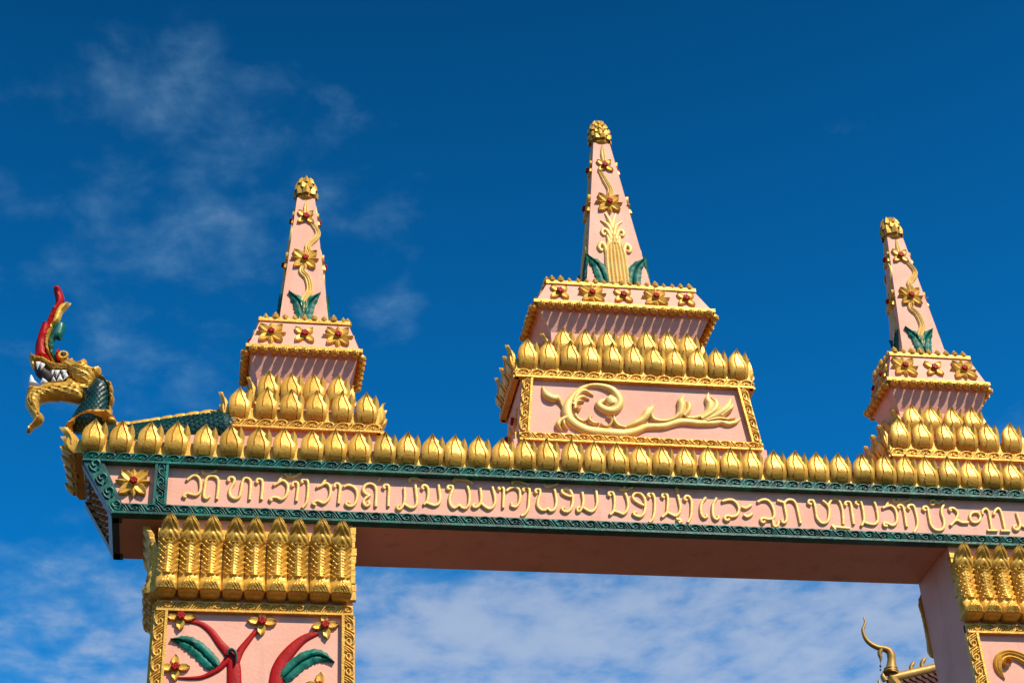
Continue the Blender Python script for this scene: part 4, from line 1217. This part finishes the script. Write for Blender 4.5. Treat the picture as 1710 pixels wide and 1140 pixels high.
obj('plinth', bx(-3.60 - nx0, -2.84 - nx0, -0.13, 0.13, 0, 0.27).mesh('plinth', False), 'pink', naga)
head, head_poly = npart('head', NAGA_HEAD, 0.085, 0.07, 'gold', 0.014, groove=lambda x, z: 0.007 * math.sin(x * 95 + z * 160))
jaw, jaw_poly = npart('jaw', NAGA_JAW, 0.075, 0.06, 'gold', 0.014, groove=lambda x, z: 0.006 * math.sin(z * 210 + x * 60))
npart('mouth', NAGA_MOUTH, 0.05, 0.05, 'mouth', 0.02)
red, _ = npart('crest', NAGA_CREST_RED, 0.034, 0.03, 'red', 0.02, groove=lambda x, z: 0.004 * math.sin(x * 150 + z * 30))
npart('crest_edge', NAGA_CREST_GOLD, 0.042, 0.016, 'gold', 0.014)
npart('crest_leaf', NAGA_CREST_GREEN, 0.036, 0.03, 'green', 0.018)
npart('ear', NAGA_EAR, 0.055, 0.02, 'red', 0.014)
for tp in NAGA_TEETH:
    for s in (-1, 1):
        mb, _ = inflate(npts(tp), 0.014, 0.012, 0.012, s * 0.046, 1)
        obj('tooth', weld(mb.mesh('tooth', False)), 'white', naga)
ex, ez = npts(NAGA_EYE)[0]
for s in (-1, 1):
    ring = [(ex + 0.026 * math.cos(a), s * 0.075, ez + 0.024 * math.sin(a)) for a in [k * math.pi / 8 for k in range(17)]]
    obj('eye_ring', MB().tube(ring, [0.011] * 17, 6).mesh('eye_ring', 60), 'gold', head)
    obj('eye', MB().lathe([(0.003, -0.018), (0.014, -0.012), (0.019, 0), (0.014, 0.012), (0.003, 0.018)], 10, (ex, s * 0.070, ez)).mesh('eye', 60), 'mouth', head)
    # cheek whisker ridges and lips
    ck = MB()
    for ridge_pts in NAGA_FACE:
        p = npts(ridge_pts)
        q = catmull(p, 4)
        path3, rad = [], []
        for k, (a, b) in enumerate(q):
            po = head_poly if inside((a, b), head_poly) else jaw_poly
            hgt = dome((a, b), po, 0.083 if po is head_poly else 0.073, 0.07 if po is head_poly else 0.06)
            path3.append((a, s * hgt, b))
            rad.append(0.008 * (1 - 0.6 * abs(2 * k / (len(q) - 1) - 1)))
        ck.tube(path3, rad, 5)
    obj('face_ridges', ck.mesh('face_ridges', 60), 'gold', head)
neck, neck_poly = npart('neck', NAGA_NECK, 0.095, 0.10, 'dark_green', 0.022)
npart('neck_ridge', NAGA_RIDGE, 0.075, 0.022, 'gold', 0.012, groove=lambda x, z: 0.006 * math.sin(z * 130))
npart('neck_band', NAGA_BELT, 0.125, 0.05, 'gold', 0.016, groove=lambda x, z: 0.010 * math.sin(x * 60 - z * 140))


def scale_piece(mb, p, n, down, w, l):
    """small overlapping scale at p, normal n, pointing along down"""
    n = n.normalized()
    down = (down - n * down.dot(n)).normalized()
    sd = n.cross(down)
    q = [p + sd * (-w) - down * l * 0.4, p + sd * w - down * l * 0.4, p + sd * w * 0.85 + down * l * 0.35 + n * w * 0.35,
         p + down * l * 0.75 + n * w * 0.5, p - sd * w * 0.85 + down * l * 0.35 + n * w * 0.35, p + n * w * 0.45]
    mb.add(q, [(0, 1, 5), (1, 2, 5), (2, 3, 5), (3, 4, 5), (4, 0, 5)])


sc = MB()
for s in (-1, 1):
    z = min(p[1] for p in neck_poly)
    row = 0
    while z < max(p[1] for p in neck_poly):
        x = min(p[0] for p in neck_poly) + (0.014 if row % 2 else 0)
        while x < max(p[0] for p in neck_poly):
            if inside((x, z), neck_poly):
                h = dome((x, z), neck_poly, 0.095, 0.10)
                e = 0.004
                gx = (dome((x + e, z), neck_poly, 0.095, 0.10) - h) / e
                gz = (dome((x, z + e), neck_poly, 0.095, 0.10) - h) / e
                scale_piece(sc, Vector((x, s * h, z)), Vector((-gx, s * 1.0, -gz)), Vector((0.5, 0, 0.8)), 0.015, 0.030)
            x += 0.028
        z += 0.022
        row += 1
o = obj('neck_scales', sc.mesh('neck_scales', False), 'dark_green', neck)
o['kind'] = 'stuff'

back = catmull([(a / 1000 - nx0, b / 1000 - nz0) for a, b in NAGA_BACK] + [(-2.818 - nx0, 0.989 - nz0)], 6)
RB = 0.13
axis = [(x, 0.0, z - RB * 1.17 - 0.022) for x, z in back]
body = obj('body', MB().tube(axis, [RB] * len(axis), 18).mesh('body', 60), 'dark_green', naga)
sc = MB()
bl = axis
for i in range(0, len(bl) - 1):
    p, q = Vector(bl[i]), Vector(bl[i + 1])
    tdir = (q - p).normalized()
    a = Vector((0, 1, 0))
    b = tdir.cross(a).normalized()
    for k in range(22):
        th = 2 * math.pi * (k + (i % 2) / 2) / 22
        n = a * math.cos(th) + b * math.sin(th)
        scale_piece(sc, p + n * RB, n, tdir, 0.021, 0.034)
o = obj('body_scales', sc.mesh('body_scales', False), 'dark_green', body)
o['kind'] = 'stuff'
DS = inflate([(-0.075, -0.05), (0.06, -0.05), (0.075, 0.0), (0.055, 0.030), (0.02, 0.034), (-0.03, 0.022), (-0.07, 0.004)], 0.030, 0.03, 0.02)[0]
DS = weld(DS.mesh('dorsal_scale', False))
for i in range(1, len(back) - 3, 3):
    x, z = back[i]
    x2, z2 = back[i + 1]
    obj('dorsal_scale', DS, 'gold', naga, (x, 0, z - 0.020), (0, -math.atan2(z2 - z, x2 - x) + random.uniform(0.10, 0.18), 0), (0.92, 1.0, 1.05))

# ------------------------------------------------------------------ temple behind the gate
TY = 14.0
tx, tz = 7.617, 5.227
temple = thing('temple', 'temple roof seen through the gate, with gold ridge and maroon tiles', 'temple', (tx + 3.0, TY + 3.5, GROUND_Z))


def T(x, y, z):
    return Vector((x - tx - 3.0, y - TY - 3.5, z - GROUND_Z))


# sloping gable edge from the chofa down to the right rear, as the roof end turns away
rd = Vector((ROOF_RIDGE[1][0] - tx, 0, ROOF_RIDGE[1][1] - tz))
ridge_a, ridge_b = Vector((tx, TY, tz)), Vector((tx + 3.2, TY + 9.0, tz + 0.05))
ridge_b = Vector((8.248, TY, 5.382))
ridge_dir = Vector((0.50, 0.86, 0.0))
# the level ridge runs back into the picture: choose the point behind that lies on the same sight line
camp = Vector((-2.9159, -9.7961, -5.3194))
v = ridge_b - camp
best = min((abs((camp + v * (1 + k / 2000)).z - tz), k) for k in range(0, 1200))[1]
ridge_end = camp + v * (1 + best / 2000)
if (ridge_end - ridge_a).length < 1.0:
    ridge_end = ridge_b
ridge_end = ridge_a + (ridge_end - ridge_a) * 4.0
rl = (ridge_end - ridge_a)
side = Vector((rl.y, -rl.x, 0)).normalized()
mb = MB()
mb.tube([T(*ridge_a), T(*ridge_end)], [0.085, 0.085], 8)
obj('ridge', mb.mesh('ridge', 50), 'old_gold', temple)
for s in (-1, 1):
    a0 = ridge_a + Vector((0, 0, -0.03))
    b0 = ridge_end + Vector((0, 0, -0.03))
    a1 = a0 + side * s * 3.2 + Vector((0, 0, -3.6))
    b1 = b0 + side * s * 3.2 + Vector((0, 0, -3.6))
    nrm = (b0 - a0).cross(a1 - a0).normalized()
    nrm = nrm if nrm.z > 0 else -nrm
    q = [a0, b0, b1, a1]
    vs = [T(*p) for p in q] + [T(*(p - nrm * 0.08)) for p in q]
    rf = obj('roof', MB().add(vs, [(0, 1, 2, 3), (7, 6, 5, 4), (0, 4, 5, 1), (1, 5, 6, 2), (2, 6, 7, 3), (3, 7, 4, 0)]).mesh('roof', False), 'tile', temple)
    tl = MB()
    nr, nc = 26, 24
    for i in range(nr):
        for j in range(nc):
            p = a0 + (a1 - a0) * ((i + 0.5) / nr) + (b0 - a0) * ((j + 0.5 * (i % 2)) / nc)
            e1, e2 = (a1 - a0) / nr * 0.62, (b0 - a0) / nc * 0.46
            tl.add([T(*(p - e1 - e2 + nrm * 0.01)), T(*(p - e1 + e2 + nrm * 0.01)), T(*(p + e1 + e2 * 0.6 + nrm * 0.035)), T(*(p + e1 * 1.3 + nrm * 0.035)), T(*(p + e1 - e2 * 0.6 + nrm * 0.035))], [(0, 1, 2, 3, 4)])
    o = obj('roof_tiles', tl.mesh('roof_tiles', False), 'tile', rf)
    o['kind'] = 'stuff'
    # bargeboard down the gable
    mb = MB().tube([T(*(a0 + Vector((0, 0, 0.03)))), T(*(a1 + Vector((0, 0, 0.03))))], [0.08, 0.08], 6)
    obj('bargeboard', mb.mesh('bargeboard', 50), 'old_gold', temple)
# walls below the eaves
mid = (ridge_a + ridge_end) / 2
ux = rl.normalized()
wl = []
for e, s in ((0.04, -1), (0.96, -1), (0.96, 1), (0.04, 1)):
    wl.append(ridge_a + rl * e + side * s * 2.7)
vs = [T(p.x, p.y, GROUND_Z) for p in wl] + [T(p.x, p.y, tz - 3.2) for p in wl]
obj('wall', MB().add(vs, [(0, 1, 5, 4), (1, 2, 6, 5), (2, 3, 7, 6), (3, 0, 4, 7), (7, 6, 5, 4)]).mesh('wall', False), 'plaster', temple)
for e in (0.04, 0.96):
    p = ridge_a + rl * e
    q = [p + side * 2.7, p - side * 2.7, p]
    obj('gable', MB().add([T(q[0].x, q[0].y, tz - 3.2), T(q[1].x, q[1].y, tz - 3.2), T(p.x, p.y, tz - 0.2)], [(0, 1, 2)]).mesh('gable', False), 'plaster', temple)
# swan-necked roof finial and small hooks along the ridge
cf = [(a, TY, b) for a, b, r in CHOFA]
path = catmull([(a, b, r) for a, b, r in CHOFA], 4)
ch = obj('roof_finial', MB().tube([T(a, TY, b) for a, b, r in path], [r for a, b, r in path], 10).mesh('roof_finial', 60), 'old_gold', temple)
path = catmull(CHOFA_BEAK, 4)
obj('beak', MB().tube([T(a, TY, b) for a, b, r in path], [max(r, .004) for a, b, r in path], 8).mesh('beak', 60), 'old_gold', ch)
for a, b, r in CHOFA_DROPS:
    obj('bell', MB().lathe([(r * 0.1, r), (r * 0.7, r * 0.5), (r, -0.2 * r), (r * 0.5, -r)], 8, T(a, TY, b)).mesh('bell', 60), 'mouth', ch)
wire = [T(CHOFA_BEAK[-1][0], TY, CHOFA_BEAK[-1][1]), T(CHOFA_DROPS[1][0], TY, CHOFA_DROPS[1][1])]
obj('wire', MB().tube(wire, [0.004, 0.004], 5).mesh('wire', False), 'mouth', ch)
for a, b, r in CHOFA_COLLAR:
    c = T(a, TY, b)
    ring = [(c.x + r * math.cos(k * math.pi / 8), c.y + r * math.sin(k * math.pi / 8), c.z) for k in range(17)]
    obj('collar', MB().tube(ring, [0.016] * 17, 6).mesh('collar', 60), 'old_gold', ch)
for data, k in ((ROOF_TIP_A, 0.55), (ROOF_TIP_B, 0.95), (ROOF_LEAF, 0), (ROOF_LEAF_B, 0)):
    path = catmull(data, 4)
    obj('roof_hook', MB().tube([T(a, TY, b) for a, b, r in path], [max(r, 0.004) for a, b, r in path], 8).mesh('roof_hook', 60), 'old_gold', temple)
